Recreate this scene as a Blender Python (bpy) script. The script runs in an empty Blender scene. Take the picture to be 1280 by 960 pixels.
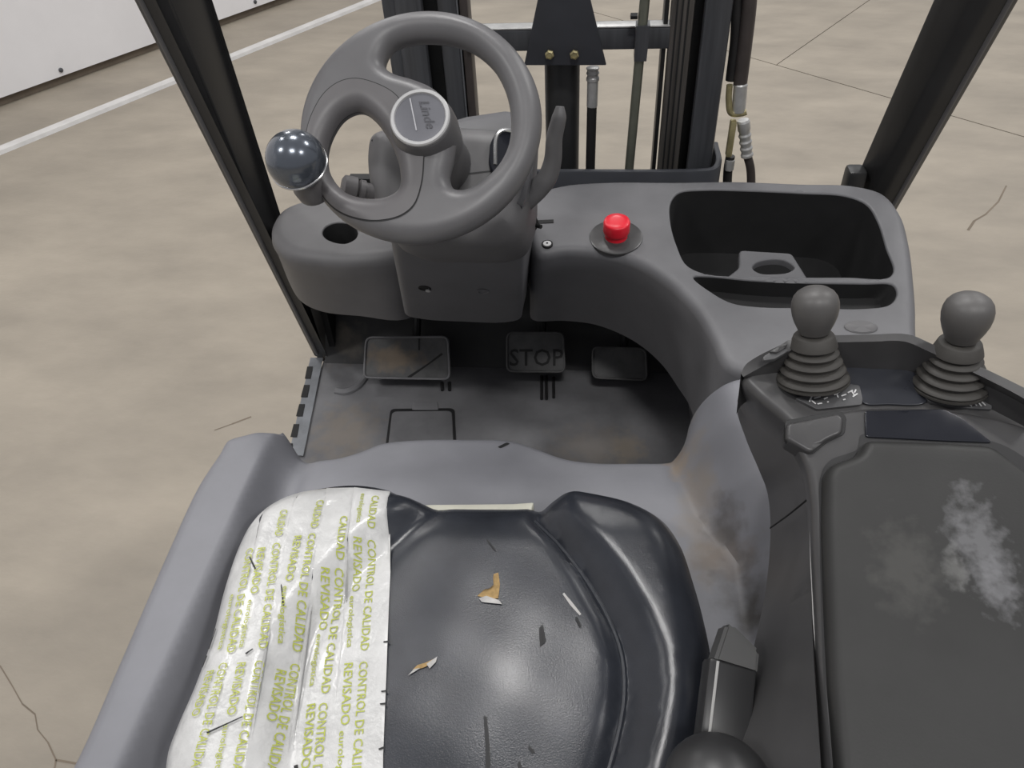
import bpy, bmesh, math, random
import numpy as np
from mathutils import Vector, Matrix
from mathutils.geometry import delaunay_2d_cdt

scene = bpy.context.scene
COL = scene.collection
random.seed(4)

# ------------------------------------------------------------------ camera
PITCH, YAW, ROLL = math.radians(41.7), math.radians(7.8), math.radians(3.6)
fw = Vector((-math.sin(YAW)*math.cos(PITCH), math.cos(YAW)*math.cos(PITCH), -math.sin(PITCH)))
r0 = Vector((math.cos(YAW), math.sin(YAW), 0)); u0 = r0.cross(fw)
rt = r0*math.cos(ROLL) - u0*math.sin(ROLL); up = u0*math.cos(ROLL) + r0*math.sin(ROLL)
cd = bpy.data.cameras.new('camera'); cam = bpy.data.objects.new('camera', cd); COL.objects.link(cam)
cam.matrix_world = Matrix(((rt.x, up.x, -fw.x, .085), (rt.y, up.y, -fw.y, 0), (rt.z, up.z, -fw.z, 1.65), (0, 0, 0, 1)))
cd.sensor_fit = 'HORIZONTAL'; cd.sensor_width = 36.0; cd.lens = 950/1280*36; cd.clip_start = .02; cd.clip_end = 200
cd.dof.use_dof = False
scene.camera = cam

# ------------------------------------------------------------------ light: an evenly lit hall with ceiling lamps
w = bpy.data.worlds.new('hall'); scene.world = w; w.use_nodes = True
bg = w.node_tree.nodes['Background']; bg.inputs[0].default_value = (.95, .95, 1.0, 1); bg.inputs[1].default_value = .36
def lamp(x, y, z, sx, sy, power):
    ld = bpy.data.lights.new('ceiling_lamp', 'AREA'); ld.shape = 'RECTANGLE'; ld.size = sx; ld.size_y = sy
    ld.energy = power; ld.color = (1.0, .985, .965)
    o = bpy.data.objects.new('ceiling_lamp', ld); o.location = (x, y, z); COL.objects.link(o)
for x, y in ((-.5, 3.75), (-4.5, 4.2), (5.0, 4.4), (.6, 10.5), (-5, 10.5), (6, 10.5), (.6, -3), (-5, -2), (5.5, -2.5)):
    lamp(x, y, 7.5, 1.3, .8, 210)
scene.view_settings.view_transform = 'Standard'; scene.view_settings.look = 'None'
scene.view_settings.exposure = -0.12; scene.view_settings.gamma = 1.0; scene.view_settings.use_curve_mapping = False

# ------------------------------------------------------------------ materials
def mat(name, col, rough=.5, var=.15, scale=6.0, bump=.0, bscale=300.0, metal=0.0, spec=.5, stains=(), col2=None, stretch=None, coat=0.0, rvar=1.0):
    m = bpy.data.materials.new(name); m.use_nodes = True
    nt = m.node_tree; N = nt.nodes; Lk = nt.links; b = N['Principled BSDF']
    b.inputs['Roughness'].default_value = rough; b.inputs['Metallic'].default_value = metal
    b.inputs['Specular IOR Level'].default_value = spec; b.inputs['Coat Weight'].default_value = coat
    geo = N.new('ShaderNodeNewGeometry'); src = geo.outputs['Position']
    if stretch:
        mp = N.new('ShaderNodeMapping'); mp.inputs['Scale'].default_value = stretch[:3]
        mp.inputs['Rotation'].default_value = (0, 0, math.radians(stretch[3]) if len(stretch) > 3 else 0)
        Lk.new(src, mp.inputs[0]); src2 = mp.outputs[0]
    else: src2 = src
    nz = N.new('ShaderNodeTexNoise'); nz.inputs['Scale'].default_value = scale; nz.inputs['Detail'].default_value = 7
    nz.inputs['Roughness'].default_value = .62
    Lk.new(src2, nz.inputs['Vector'])
    rp = N.new('ShaderNodeValToRGB'); rp.color_ramp.elements[0].position = .3; rp.color_ramp.elements[1].position = .7
    c2 = col2 or tuple(min(1, c*(1+var)) for c in col); c1 = tuple(c*(1-var) for c in col)
    rp.color_ramp.elements[0].color = (*c1, 1); rp.color_ramp.elements[1].color = (*c2, 1)
    Lk.new(nz.outputs['Fac'], rp.inputs[0]); out = rp.outputs[0]
    rr = N.new('ShaderNodeMapRange'); rr.inputs['To Min'].default_value = max(.02, rough-.06*rvar); rr.inputs['To Max'].default_value = min(1, rough+.08*rvar)
    Lk.new(nz.outputs['Fac'], rr.inputs[0]); rout = rr.outputs[0]
    for (p, rad, c, amt, nsc) in stains:                    # dirt with a place of its own
        sb = N.new('ShaderNodeVectorMath'); sb.operation = 'SUBTRACT'; sb.inputs[1].default_value = p; Lk.new(src, sb.inputs[0])
        dv = N.new('ShaderNodeVectorMath'); dv.operation = 'DIVIDE'; dv.inputs[1].default_value = rad; Lk.new(sb.outputs[0], dv.inputs[0])
        ln = N.new('ShaderNodeVectorMath'); ln.operation = 'LENGTH'; Lk.new(dv.outputs[0], ln.inputs[0])
        n2 = N.new('ShaderNodeTexNoise'); n2.inputs['Scale'].default_value = nsc; n2.inputs['Detail'].default_value = 8; Lk.new(src, n2.inputs['Vector'])
        ad = N.new('ShaderNodeMath'); ad.operation = 'MULTIPLY_ADD'; ad.inputs[1].default_value = 1.7; Lk.new(n2.outputs['Fac'], ad.inputs[0]); Lk.new(ln.outputs['Value'], ad.inputs[2])
        mr = N.new('ShaderNodeMapRange'); mr.inputs['From Min'].default_value = 1.75; mr.inputs['From Max'].default_value = 1.1
        mr.inputs['To Min'].default_value = 0; mr.inputs['To Max'].default_value = amt; Lk.new(ad.outputs[0], mr.inputs[0])
        mx = N.new('ShaderNodeMix'); mx.data_type = 'RGBA'; mx.inputs['B'].default_value = (*c, 1)
        Lk.new(mr.outputs[0], mx.inputs['Factor']); Lk.new(out, mx.inputs['A']); out = mx.outputs['Result']
    Lk.new(out, b.inputs['Base Color']); Lk.new(rout, b.inputs['Roughness'])
    if bump:
        nb = N.new('ShaderNodeTexNoise'); nb.inputs['Scale'].default_value = bscale; nb.inputs['Detail'].default_value = 4
        Lk.new(src2, nb.inputs['Vector'])
        bp = N.new('ShaderNodeBump'); bp.inputs['Strength'].default_value = bump; bp.inputs['Distance'].default_value = .3/bscale
        Lk.new(nb.outputs['Fac'], bp.inputs['Height']); Lk.new(bp.outputs[0], b.inputs['Normal'])
    return m

DUST = (.21, .17, .125)
M = dict(
 concrete=mat('concrete', (.25, .22, .178), .55, .17, 2.6, .2, 60, stretch=(.75, 1.5, 1, 28)),
 wall=mat('white_wall_panel', (.80, .79, .80), .45, .04, 2),
 line=mat('white_floor_paint', (.52, .51, .50), .5, .12, 8),
 joint=mat('joint_filler', (.13, .112, .092), .9, .2, 8),
 crack=mat('crack_dirt', (.16, .13, .1), .95, .2, 8),
 wheel=mat('wheel_grey_plastic', (.122, .12, .124), .40, .06, 20, .06, 1400),
 insert=mat('wheel_insert_plastic', (.118, .113, .116), .42, .05, 20, .03, 1400),
 dash=mat('dash_grey_plastic', (.128, .128, .135), .5, .1, 14, .08, 1200),
 dashl=mat('column_grey_plastic', (.112, .110, .113), .5, .1, 14, .08, 1200),
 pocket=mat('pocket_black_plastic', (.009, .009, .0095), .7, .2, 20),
 deck=mat('deck_grey_plastic', (.185, .187, .205), .5, .1, 7, .06, 1000,
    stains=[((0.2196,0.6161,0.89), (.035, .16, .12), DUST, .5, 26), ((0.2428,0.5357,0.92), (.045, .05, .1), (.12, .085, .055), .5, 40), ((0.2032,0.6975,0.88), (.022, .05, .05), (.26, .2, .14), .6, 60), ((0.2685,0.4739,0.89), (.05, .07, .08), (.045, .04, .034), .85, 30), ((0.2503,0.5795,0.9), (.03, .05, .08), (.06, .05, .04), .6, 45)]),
 mat=mat('floor_rubber', (.14, .14, .147), .62, .2, 12, .1, 700,
    stains=[((-0.4383,1.1089,0.5), (.10, .12, .1), DUST, .45, 38), ((0.1021,1.0886,0.5), (.13, .09, .1), DUST, .3, 34), ((-0.5073,1.3994,0.52), (.07, .12, .1), (.12, .1, .08), .6, 30), ((0.1676,1.0919,0.5), (.05, .06, .1), (.24, .2, .15), .45, 60)]),
 pedal=mat('pedal_rubber', (.075, .075, .076), .6, .25, 30, .1, 600, stains=[((-0.3565,1.2724,0.5727), (.09, .04, .04), (.22, .16, .1), .6, 40)]),
 toe=mat('toe_board_shaded_rubber', (.028, .028, .029), .65, .25, 14, .1, 600, stains=[((-0.4895,1.368,0.548), (.05, .06, .06), (.11, .095, .075), .75, 30)]),  # far darker than the floor rubber: footwell shade is in this colour
 black=mat('black_painted_steel', (.017, .0175, .018), .42, .2, 10, .03, 200),
 pillar=mat('pillar_black_steel', (.03, .03, .031), .42, .2, 10),
 mast=mat('mast_steel', (.065, .068, .075), .4, .3, 9, stretch=(6, 6, .4)),
 rail=mat('mast_rail_greased', (.13, .12, .11), .38, .4, 14, stretch=(8, 8, .3), metal=.3),
 bracket=mat('bracket_paint', (.046, .049, .058), .5, .15, 12),
 seat=mat('seat_black_vinyl', (.022, .0245, .031), .24, .2, 16, .34, 800, spec=.45, rvar=.3),
 seam=mat('dark_thread', (.012, .012, .013), .6),
 tape=mat('white_packing_tape', (.50, .50, .495), .3, .12, 30, .35, 60, coat=.1),
 print=mat('green_print', (.36, .40, .055), .5, .06, 40),
 foam=mat('yellow_foam', (.30, .20, .085), .95, .35, 120, .3, 300),
 pale=mat('pale_foam_edge', (.55, .54, .46), .8, .1, 30),
 vwhite=mat('bare_backing', (.38, .37, .36), .8, .2, 90),
 scratch=mat('scuffed_vinyl', (.015, .015, .016), .7),
 arm=mat('armrest_charcoal_plastic', (.052, .051, .052), .33, .14, 12, .05, 900),
 armside=mat('armrest_side_plastic', (.066, .065, .066), .36, .14, 10, .05, 900),
 pad=mat('armrest_pad_vinyl', (.024, .024, .0235), .5, .18, 8, .14, 500, spec=.38,
    stains=[((0.3798,0.3799,1.158), (.026, .05, .06), (.2, .2, .21), .5, 110), ((0.3873,0.3479,1.1484), (.02, .03, .05), (.19, .19, .2), .5, 120), ((0.3241,0.3562,1.1508), (.03, .05, .05), (.07, .069, .064), .5, 90), ((0.3587,0.3579,1.1514), (.012, .02, .04), (.16, .16, .155), .5, 110)]),
 gloss=mat('gloss_black_plastic', (.012, .013, .018), .16, .1, 10),
 panel=mat('panel_dark_plastic', (.028, .03, .037), .28, .15, 10),
 bellows=mat('bellows_rubber', (.048, .045, .041), .6, .15, 30),
 grip=mat('grip_grey_plastic', (.085, .082, .08), .45, .08, 20, .03, 900),
 red=mat('red_button_plastic', (.78, .016, .035), .3, .06, 20),
 ring=mat('emblem_silver', (.52, .52, .52), .35, .05, 20, metal=.3),
 emblem=mat('emblem_grey', (.17, .172, .19), .3, .08, 20, metal=.3),
 engrave=mat('emblem_lettering', (.07, .07, .08), .4),
 engravel=mat('emblem_light_line', (.4, .4, .42), .35),
 knob=mat('black_gloss_knob', (.11, .125, .15), .2, .1, 10, metal=.6, spec=.8, coat=.5),
 chrome=mat('chrome', (.6, .6, .6), .22, .1, 20, metal=.9),
 zinc=mat('zinc_fitting', (.55, .55, .54), .4, .12, 60, metal=.45),
 brass=mat('yellow_zinc', (.5, .44, .24), .36, .2, 60, metal=.6),
 hose=mat('black_rubber_hose', (.022, .021, .021), .5, .2, 30),
 hoseb=mat('brown_hose_sleeve', (.06, .05, .047), .45, .2, 30),
 rod=mat('green_grey_rod', (.2, .21, .17), .4, .2, 14, metal=.5),
 sill=mat('grey_metal_edge', (.19, .2, .215), .42, .2, 20, metal=.4),
 white=mat('white_print', (.6, .6, .6), .6),
 greyprint=mat('grey_print', (.32, .32, .32), .6),
 decal=mat('grey_decal', (.085, .085, .088), .4, .1, 30),
 buckle=mat('buckle_black_plastic', (.02, .02, .021), .38, .2, 12),
 buckletop=mat('buckle_cap_grey', (.07, .07, .07), .4, .1, 12),
 edge=mat('pale_edge_grey', (.4, .4, .39), .5),  # pale grey for the lid's painted highlight and the buckle's edge
)

# ------------------------------------------------------------------ object helpers
def link(name, bm, m, parent=None, sharp=35, base=None, smooth=True):
    me = bpy.data.meshes.new(name)
    if smooth:
        for f in bm.faces: f.smooth = True
    bm.normal_update(); bm.to_mesh(me); bm.free()
    me.materials.append(m if not isinstance(m, str) else M[m])
    if smooth: me.set_sharp_from_angle(angle=math.radians(sharp))
    o = bpy.data.objects.new(name, me); COL.objects.link(o)
    if parent is not None:
        b = Vector((0, 0, 0)); q = parent
        while q is not None: b += q.location; q = q.parent
        me.transform(Matrix.Translation(-b)); o.parent = parent
    else:
        vs = [v.co for v in me.vertices]
        if base is None:
            lo = [min(v[i] for v in vs) for i in range(3)]; hi = [max(v[i] for v in vs) for i in range(3)]
            base = ((lo[0]+hi[0])/2, (lo[1]+hi[1])/2, lo[2])
        me.transform(Matrix.Translation(-Vector(base))); o.location = base
    return o
def thing(name, label, cat, loc, group=None):
    o = bpy.data.objects.new(name, None); COL.objects.link(o); o.location = loc; o.empty_display_size = .05
    return tag(o, label, cat, group)
def tag(o, label, cat=None, group=None):
    o['label'] = label
    if cat: o['category'] = cat
    if group: o['group'] = group
    return o
def struct(o): o['kind'] = 'structure'; return o

# ------------------------------------------------------------------ geometry helpers
def cr(pts, k=6, closed=True):
    p = [np.array(q, float) for q in pts]; n = len(p); out = []
    segs = n if closed else n-1
    for i in range(segs):
        if closed: a, b, c, d = p[(i-1) % n], p[i], p[(i+1) % n], p[(i+2) % n]
        else: b, c = p[i], p[i+1]; a = p[i-1] if i else 2*b-c; d = p[i+2] if i+2 < n else 2*c-b
        t0 = 0.; t1 = max(1e-6, np.linalg.norm(b-a))**.5; t2 = t1+max(1e-6, np.linalg.norm(c-b))**.5; t3 = t2+max(1e-6, np.linalg.norm(d-c))**.5
        for j in range(k):
            t = t1+(t2-t1)*j/k
            A1 = (t1-t)/(t1-t0)*a+(t-t0)/(t1-t0)*b; A2 = (t2-t)/(t2-t1)*b+(t-t1)/(t2-t1)*c; A3 = (t3-t)/(t3-t2)*c+(t-t2)/(t3-t2)*d
            B1 = (t2-t)/(t2-t0)*A1+(t-t0)/(t2-t0)*A2; B2 = (t3-t)/(t3-t1)*A2+(t-t1)/(t3-t1)*A3
            out.append((t2-t)/(t2-t1)*B1+(t-t1)/(t2-t1)*B2)
    if not closed: out.append(p[-1])
    return np.array(out)
def rpoly(pts, r, seg=4):
    p = [np.array(q, float) for q in pts]; n = len(p); out = []
    for i in range(n):
        a, b, c = p[i-1], p[i], p[(i+1) % n]
        ra = min(r, .45*np.linalg.norm(a-b), .45*np.linalg.norm(c-b))
        s = b+(a-b)/np.linalg.norm(a-b)*ra; e = b+(c-b)/np.linalg.norm(c-b)*ra
        for j in range(seg+1):
            t = j/seg; out.append((1-t)**2*s+2*t*(1-t)*b+t*t*e)
    return np.array(out)
def inside(pts, poly):
    x, y = pts[:, 0:1], pts[:, 1:2]; a = poly; b = np.roll(poly, -1, 0)
    c = ((a[:, 1] > y) != (b[:, 1] > y)) & (x < (b[:, 0]-a[:, 0])*(y-a[:, 1])/(b[:, 1]-a[:, 1]+1e-15)+a[:, 0])
    return c.sum(1) % 2 == 1
def pdist(pts, poly):
    a = poly; v = np.roll(poly, -1, 0)-a; l2 = (v**2).sum(1)+1e-18; best = np.full(len(pts), 1e9)
    for i in range(len(a)):
        t = np.clip(((pts-a[i])@v[i])/l2[i], 0, 1); q = a[i]+t[:, None]*v[i]
        best = np.minimum(best, np.hypot(*(pts-q).T))
    return best
def ccw(p): return p if (p[:, 0]*np.roll(p[:, 1], -1)-np.roll(p[:, 0], -1)*p[:, 1]).sum() > 0 else p[::-1]
def cdt(pts, loops):
    vs = [Vector(map(float, p)) for p in pts]; edges = []
    for lp in loops: edges += [(lp[i], lp[(i+1) % len(lp)]) for i in range(len(lp))]
    r = delaunay_2d_cdt(vs, edges, [], 0, 1e-7)
    V = np.array([(v.x, v.y) for v in r[0]]); T = np.array([f for f in r[2] if len(f) == 3]); return V, T

class Field:
    """A smooth panel over a plane: outline with holes, rounded rims and a height function."""
    def __init__(s, outline, n=(0, 0, 1), k=6, holes=(), r=.01, hr=.005, zf=None, raw=False, o=None):
        s.k = k; s.raw = raw
        pts = np.array(outline, float) if raw else cr(outline, k)
        if raw:                                             # long straight sides get points of their own
            q = []
            for a, b in zip(pts, np.roll(pts, -1, 0)):
                m_ = max(1, int(np.linalg.norm(b-a)/.008)); q += [a+(b-a)*j/m_ for j in range(m_)]
            pts = np.array(q)
        s.n = np.array(n, float); s.n /= np.linalg.norm(s.n)
        s.o = np.array(o if o is not None else (0, 0, outline[0][2]) if abs(s.n[2]) > .999 else outline[0], float)
        s.ey = np.array((0, 1, 0.))-s.n*s.n[1]; s.ey /= np.linalg.norm(s.ey); s.ex = np.cross(s.ey, s.n)
        s.out = s.loc(pts); s.flip = (s.out[:, 0]*np.roll(s.out[:, 1], -1)-np.roll(s.out[:, 0], -1)*s.out[:, 1]).sum() < 0
        if s.flip: s.out = s.out[::-1]
        s.holes = [ccw(s.loc(np.array(h, float) if raw == 2 else cr(h, k))) for h in holes]
        s.r, s.hr, s.zf = r, hr, zf
    def loc(s, p): q = np.asarray(p, float)-s.o; return np.stack([q@s.ex, q@s.ey], -1)
    def world(s, xy, h): return s.o+xy[:, :1]*s.ex+xy[:, 1:2]*s.ey+np.asarray(h)[:, None]*s.n
    def H(s, xy):
        xy = np.asarray(xy, float)
        h = s.zf(s.world(xy, np.zeros(len(xy)))) if s.zf else np.zeros(len(xy))
        d = pdist(xy, s.out)*np.where(inside(xy, s.out), 1, 0)
        d = np.where(d < 1e-9, 0, d); dd = np.clip(s.r-d, 0, s.r); h = h-(s.r-np.sqrt(np.maximum(0, s.r**2-dd**2)))
        for p in s.holes:
            d = pdist(xy, p); dd = np.clip(s.hr-d, 0, s.hr); h = h-(s.hr-np.sqrt(np.maximum(0, s.hr**2-dd**2)))
        return h
    def on(s, pts3, off=0.0): xy = s.loc(pts3); return s.world(xy, s.H(xy)+off)
    def points(s, step):
        loops = []; P = []
        for lp in [s.out]+s.holes: loops.append(list(range(len(P), len(P)+len(lp)))); P += list(lp)
        nb = len(P)
        for j, lp in enumerate([s.out]+s.holes):
            r = s.r if j == 0 else s.hr
            if r < 1e-6: continue
            t = np.roll(lp, -1, 0)-np.roll(lp, 1, 0); t /= np.linalg.norm(t, axis=1)[:, None]+1e-12
            nn = np.stack([-t[:, 1], t[:, 0]], 1)*(1 if j == 0 else -1)
            for th in (25, 50, 72, 90):
                d = r*(1-math.cos(math.radians(th))); q = lp+nn*d
                ok = (pdist(q, lp) > .93*d) & inside(q, s.out)
                for h in s.holes: ok &= ~inside(q, h)
                P += list(q[ok])
        lo, hi = s.out.min(0), s.out.max(0)
        gx, gy = np.meshgrid(np.arange(lo[0], hi[0], step), np.arange(lo[1], hi[1], step)); gx = gx+(np.arange(gx.shape[0])[:, None] % 2)*step*.5
        g = np.stack([gx.ravel(), gy.ravel()], 1); g = g[inside(g, s.out)]
        g = g[pdist(g, s.out) > s.r*1.05+step*.3]
        for h in s.holes:
            if len(g): g = g[~inside(g, h)]
            if len(g): g = g[pdist(g, h) > s.hr*1.05+step*.3]
        return np.array(P+list(g)), loops
    def plate(s, depth=.03, step=.012, skirts=None, both=False, hole_depth=None, hole_floor=False, cap=True, bm=None):
        bm = bm or bmesh.new(); pts, loops = s.points(step); V, T = cdt(pts, loops)
        c = V[T].mean(1); keep = inside(c, s.out)
        for h in s.holes: keep &= ~inside(c, h)
        T = T[keep]; H = s.H(V)
        top = [bm.verts.new(v) for v in s.world(V, H)]
        def face(vs):
            try: return bm.faces.new(vs)
            except ValueError: return None
        for t in T: face([top[i] for i in t])
        if both:
            nb = sum(len(l) for l in loops)
            edge = pdist(V, s.out) < 1e-7
            for h in s.holes: edge |= pdist(V, h) < 1e-7
            bot = [top[i] if edge[i] else bm.verts.new(v) for i, v in enumerate(s.world(V, -H))]
            for t in T: face([bot[i] for i in t[::-1]])
        else:
            def near(lp): 
                ix = []
                for p in lp: ix.append(int(np.argmin(((V-p)**2).sum(1))))
                return ix
            ring = [top[i] for i in near(s.out)]; n = len(ring)
            levels = []
            if skirts:
                for sk in skirts:
                    q = cr(sk, s.k) if not s.raw else np.array(sk, float)
                    levels.append(q[::-1] if s.flip else q)
            else: levels.append(s.world(s.out, s.H(s.out)*0-depth))
            for lv in levels:
                nr = [bm.verts.new(p) for p in lv]
                for i in range(n): face([ring[i], nr[i], nr[(i+1) % n], ring[(i+1) % n]])
                ring = nr
            if cap: face(ring[::-1])
            for h in s.holes:
                hv = [top[i] for i in near(h)]; m_ = len(hv)
                nr = [bm.verts.new(p) for p in s.world(h, np.full(m_, -(hole_depth or depth)))]
                for i in range(m_): face([hv[i], hv[(i+1) % m_], nr[(i+1) % m_], nr[i]])
                if hole_floor: face(nr)
        bmesh.ops.remove_doubles(bm, verts=bm.verts, dist=1e-7)
        bmesh.ops.recalc_face_normals(bm, faces=bm.faces)
        return bm
    def overlay(s, poly3, off=.0012, step=.008, hang=0.0, clip=True, bm=None):
        bm = bm or bmesh.new(); q = ccw(s.loc(poly3))
        lp2 = [s.out] if clip else []; pts = list(q); loops = [list(range(len(q)))]
        for l in lp2: loops.append(list(range(len(pts), len(pts)+len(l)))); pts += list(l)
        lo, hi = q.min(0), q.max(0)
        gx, gy = np.meshgrid(np.arange(lo[0], hi[0], step), np.arange(lo[1], hi[1], step)); g = np.stack([gx.ravel(), gy.ravel()], 1)
        t = np.roll(s.out, -1, 0)-np.roll(s.out, 1, 0); t /= np.linalg.norm(t, axis=1)[:, None]+1e-12; nn = np.stack([-t[:, 1], t[:, 0]], 1)
        rings = np.concatenate([s.out+nn*s.r*(1-math.cos(math.radians(a))) for a in (25, 50, 72, 90)]) if s.r > .002 and clip else np.zeros((0, 2))
        g = g[(pdist(g, s.out) > s.r*.8)] if len(g) and clip else g
        for e in (g, rings):
            if len(e): e = e[inside(e, q) & inside(e, s.out)]
            if len(e): e = e[pdist(e, q) > step*.25]; pts += list(e)
        V, T = cdt(np.array(pts), loops); c = V[T].mean(1); keep = inside(c, q)
        if clip: keep &= inside(c, s.out)
        T = T[keep]; used = sorted(set(T.ravel())); W = s.world(V, s.H(V)+off); d0 = pdist(V, s.out) < 2e-4
        if hang: W = np.where(d0[:, None], W+(s.ex*((V[:, :1]-V[used][:, 0].mean()))*.0), W)
        vm = {i: bm.verts.new(W[i]) for i in used}
        for t in T:
            try: bm.faces.new([vm[i] for i in t])
            except ValueError: pass
        if hang:
            on = {vm[i] for i in used if d0[i]}; low = {v: bm.verts.new(Vector(v.co)-Vector(s.n)*hang) for v in on}
            for e in list(bm.edges):
                if e.is_boundary and e.verts[0] in on and e.verts[1] in on:
                    a, b = e.verts; bm.faces.new([a, b, low[b], low[a]])
        bmesh.ops.recalc_face_normals(bm, faces=bm.faces)
        if bm.faces:
            up_ = sum((f.normal.dot(Vector(s.n)))*f.calc_area() for f in bm.faces)
            if up_ < 0: bmesh.ops.reverse_faces(bm, faces=bm.faces)
        return bm

def loft(rows, k=6, kv=4, closed=False, cap=False, bm=None, straight=False):
    """Surface through rows of points (each row a curve), Catmull-Rom both ways."""
    bm = bm or bmesh.new()
    R = np.array([cr(r, k, closed) if not straight else np.array(r, float) for r in rows])
    G = np.stack([cr(R[:, i], kv, False) for i in range(R.shape[1])], 1) if kv > 1 else R
    vs = [[bm.verts.new(p) for p in row] for row in G]; m_ = len(vs[0])
    for a, b in zip(vs, vs[1:]):
        for i in range(m_ if closed else m_-1): bm.faces.new([a[i], a[(i+1) % m_], b[(i+1) % m_], b[i]])
    if cap: bm.faces.new(vs[0][::-1]); bm.faces.new(vs[-1])
    bmesh.ops.recalc_face_normals(bm, faces=bm.faces); return bm
def tube(path, rad, seg=12, k=6, bm=None, smooth=True, flat=1.0):
    bm = bm or bmesh.new(); P = cr(path, k, False) if smooth and len(path) > 2 else np.array(path, float)
    n = len(P); rs = np.interp(np.linspace(0, 1, n), np.linspace(0, 1, len(rad)), rad) if hasattr(rad, '__len__') else [rad]*n
    prev = None; rings = []
    for i in range(n):
        t = Vector(P[min(i+1, n-1)]-P[max(i-1, 0)]).normalized()
        if prev is None: a = t.orthogonal().normalized() if flat == 1.0 else (Vector((1, 0, 0))-t*t.x).normalized()
        else: a = (prev-t*prev.dot(t)).normalized()
        prev = a; b = t.cross(a)
        rings.append([bm.verts.new(Vector(P[i])+(a*math.cos(x)+b*math.sin(x)*flat)*rs[i]) for x in (2*math.pi*j/seg for j in range(seg))])
    for a, b in zip(rings, rings[1:]):
        for j in range(seg): bm.faces.new([a[j], a[(j+1) % seg], b[(j+1) % seg], b[j]])
    bm.faces.new(rings[0][::-1]); bm.faces.new(rings[-1]); bmesh.ops.recalc_face_normals(bm, faces=bm.faces); return bm
def lathe(profile, o, axis, seg=32, bm=None):
    """profile: (radius, height along axis)"""
    bm = bm or bmesh.new(); o = Vector(o); t = Vector(axis).normalized(); a = t.orthogonal().normalized(); b = t.cross(a); rings = []
    for r, h in profile:
        if r < 1e-6: rings.append([bm.verts.new(o+t*h)])
        else: rings.append([bm.verts.new(o+t*h+(a*math.cos(x)+b*math.sin(x))*r) for x in (2*math.pi*j/seg for j in range(seg))])
    for p, q in zip(rings, rings[1:]):
        for j in range(seg):
            k_ = (j+1) % seg
            if len(p) == 1 and len(q) == 1: continue
            if len(p) == 1: bm.faces.new([p[0], q[k_], q[j]])
            elif len(q) == 1: bm.faces.new([p[j], p[k_], q[0]])
            else: bm.faces.new([p[j], p[k_], q[k_], q[j]])
    for R_ in (rings[0], rings[-1]):
        if len(R_) > 1:
            try: bm.faces.new(R_)
            except ValueError: pass
    bmesh.ops.recalc_face_normals(bm, faces=bm.faces); return bm
def ring_tube(c, axis, R, r, seg=48, ms=10, bm=None):
    return lathe([(R+r*math.cos(2*math.pi*j/ms), r*math.sin(2*math.pi*j/ms)) for j in range(ms+1)], c, axis, seg, bm)
def box(lo, hi, bev=.0, bm=None, seg=2, mtx=None):
    b2 = bmesh.new(); bmesh.ops.create_cube(b2, size=1.0)
    for v in b2.verts: v.co = Vector([lo[i]+(v.co[i]+.5)*(hi[i]-lo[i]) for i in range(3)])
    if bev: bmesh.ops.bevel(b2, geom=list(b2.edges), offset=bev, segments=seg, affect='EDGES', profile=.5)
    if mtx: b2.transform(mtx)
    if bm is None: return b2
    me = bpy.data.meshes.new('tmp'); b2.to_mesh(me); b2.free(); bm.from_mesh(me); bpy.data.meshes.remove(me); return bm
def prism(a, b, bm=None):
    """solid between two equal loops of points"""
    bm = bm or bmesh.new(); A = [bm.verts.new(p) for p in a]; B = [bm.verts.new(p) for p in b]; n = len(A)
    for i in range(n): bm.faces.new([A[i], A[(i+1) % n], B[(i+1) % n], B[i]])
    bm.faces.new(A[::-1]); bm.faces.new(B); bmesh.ops.recalc_face_normals(bm, faces=bm.faces); return bm
def slab(poly, n, depth, bev=.0, bm=None):
    n = Vector(n).normalized(); b2 = prism([Vector(p) for p in poly], [Vector(p)-n*depth for p in poly])
    if bev:
        top = [e for e in b2.edges if e.verts[0].index < len(poly) or True]
        bmesh.ops.bevel(b2, geom=top, offset=bev, segments=2, affect='EDGES', profile=.5)
    if bm is None: return b2
    me = bpy.data.meshes.new('tmp'); b2.to_mesh(me); b2.free(); bm.from_mesh(me); bpy.data.meshes.remove(me); return bm
def wallsweep(path, w, h, k=6, bev=.004, bm=None, n=(0, 0, 1)):
    """an upright rim following a path: top edge on the path, h tall, w thick (to the left of the path)"""
    bm = bm or bmesh.new(); P = cr(path, k, False); n = Vector(n).normalized(); rings = []; m_ = len(P)
    for i in range(m_):
        t = Vector(P[min(i+1, m_-1)]-P[max(i-1, 0)]).normalized(); sd = n.cross(t).normalized(); p = Vector(P[i])
        prof = [(0, -h), (0, -bev), (bev*.3, -bev*.3), (bev, 0), (w-bev, 0), (w-bev*.3, -bev*.3), (w, -bev), (w, -h)]
        rings.append([bm.verts.new(p+sd*x+n*z) for x, z in prof])
    for a, b in zip(rings, rings[1:]):
        for j in range(8): bm.faces.new([a[j], a[(j+1) % 8], b[(j+1) % 8], b[j]])
    bm.faces.new(rings[0][::-1]); bm.faces.new(rings[-1]); bmesh.ops.recalc_face_normals(bm, faces=bm.faces); return bm
def text_pts(s, shear=0.0, spacing=1.0):
    cu = bpy.data.curves.new('t', 'FONT'); cu.body = s; cu.shear = shear; cu.space_character = spacing; cu.resolution_u = 2; cu.offset = .008
    ob = bpy.data.objects.new('t', cu); COL.objects.link(ob)
    me = bpy.data.meshes.new_from_object(ob.evaluated_get(bpy.context.evaluated_depsgraph_get()))
    V = np.array([v.co[:2] for v in me.vertices]); F_ = [tuple(p.vertices) for p in me.polygons]
    bpy.data.objects.remove(ob); bpy.data.curves.remove(cu); bpy.data.meshes.remove(me); return V, F_
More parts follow.
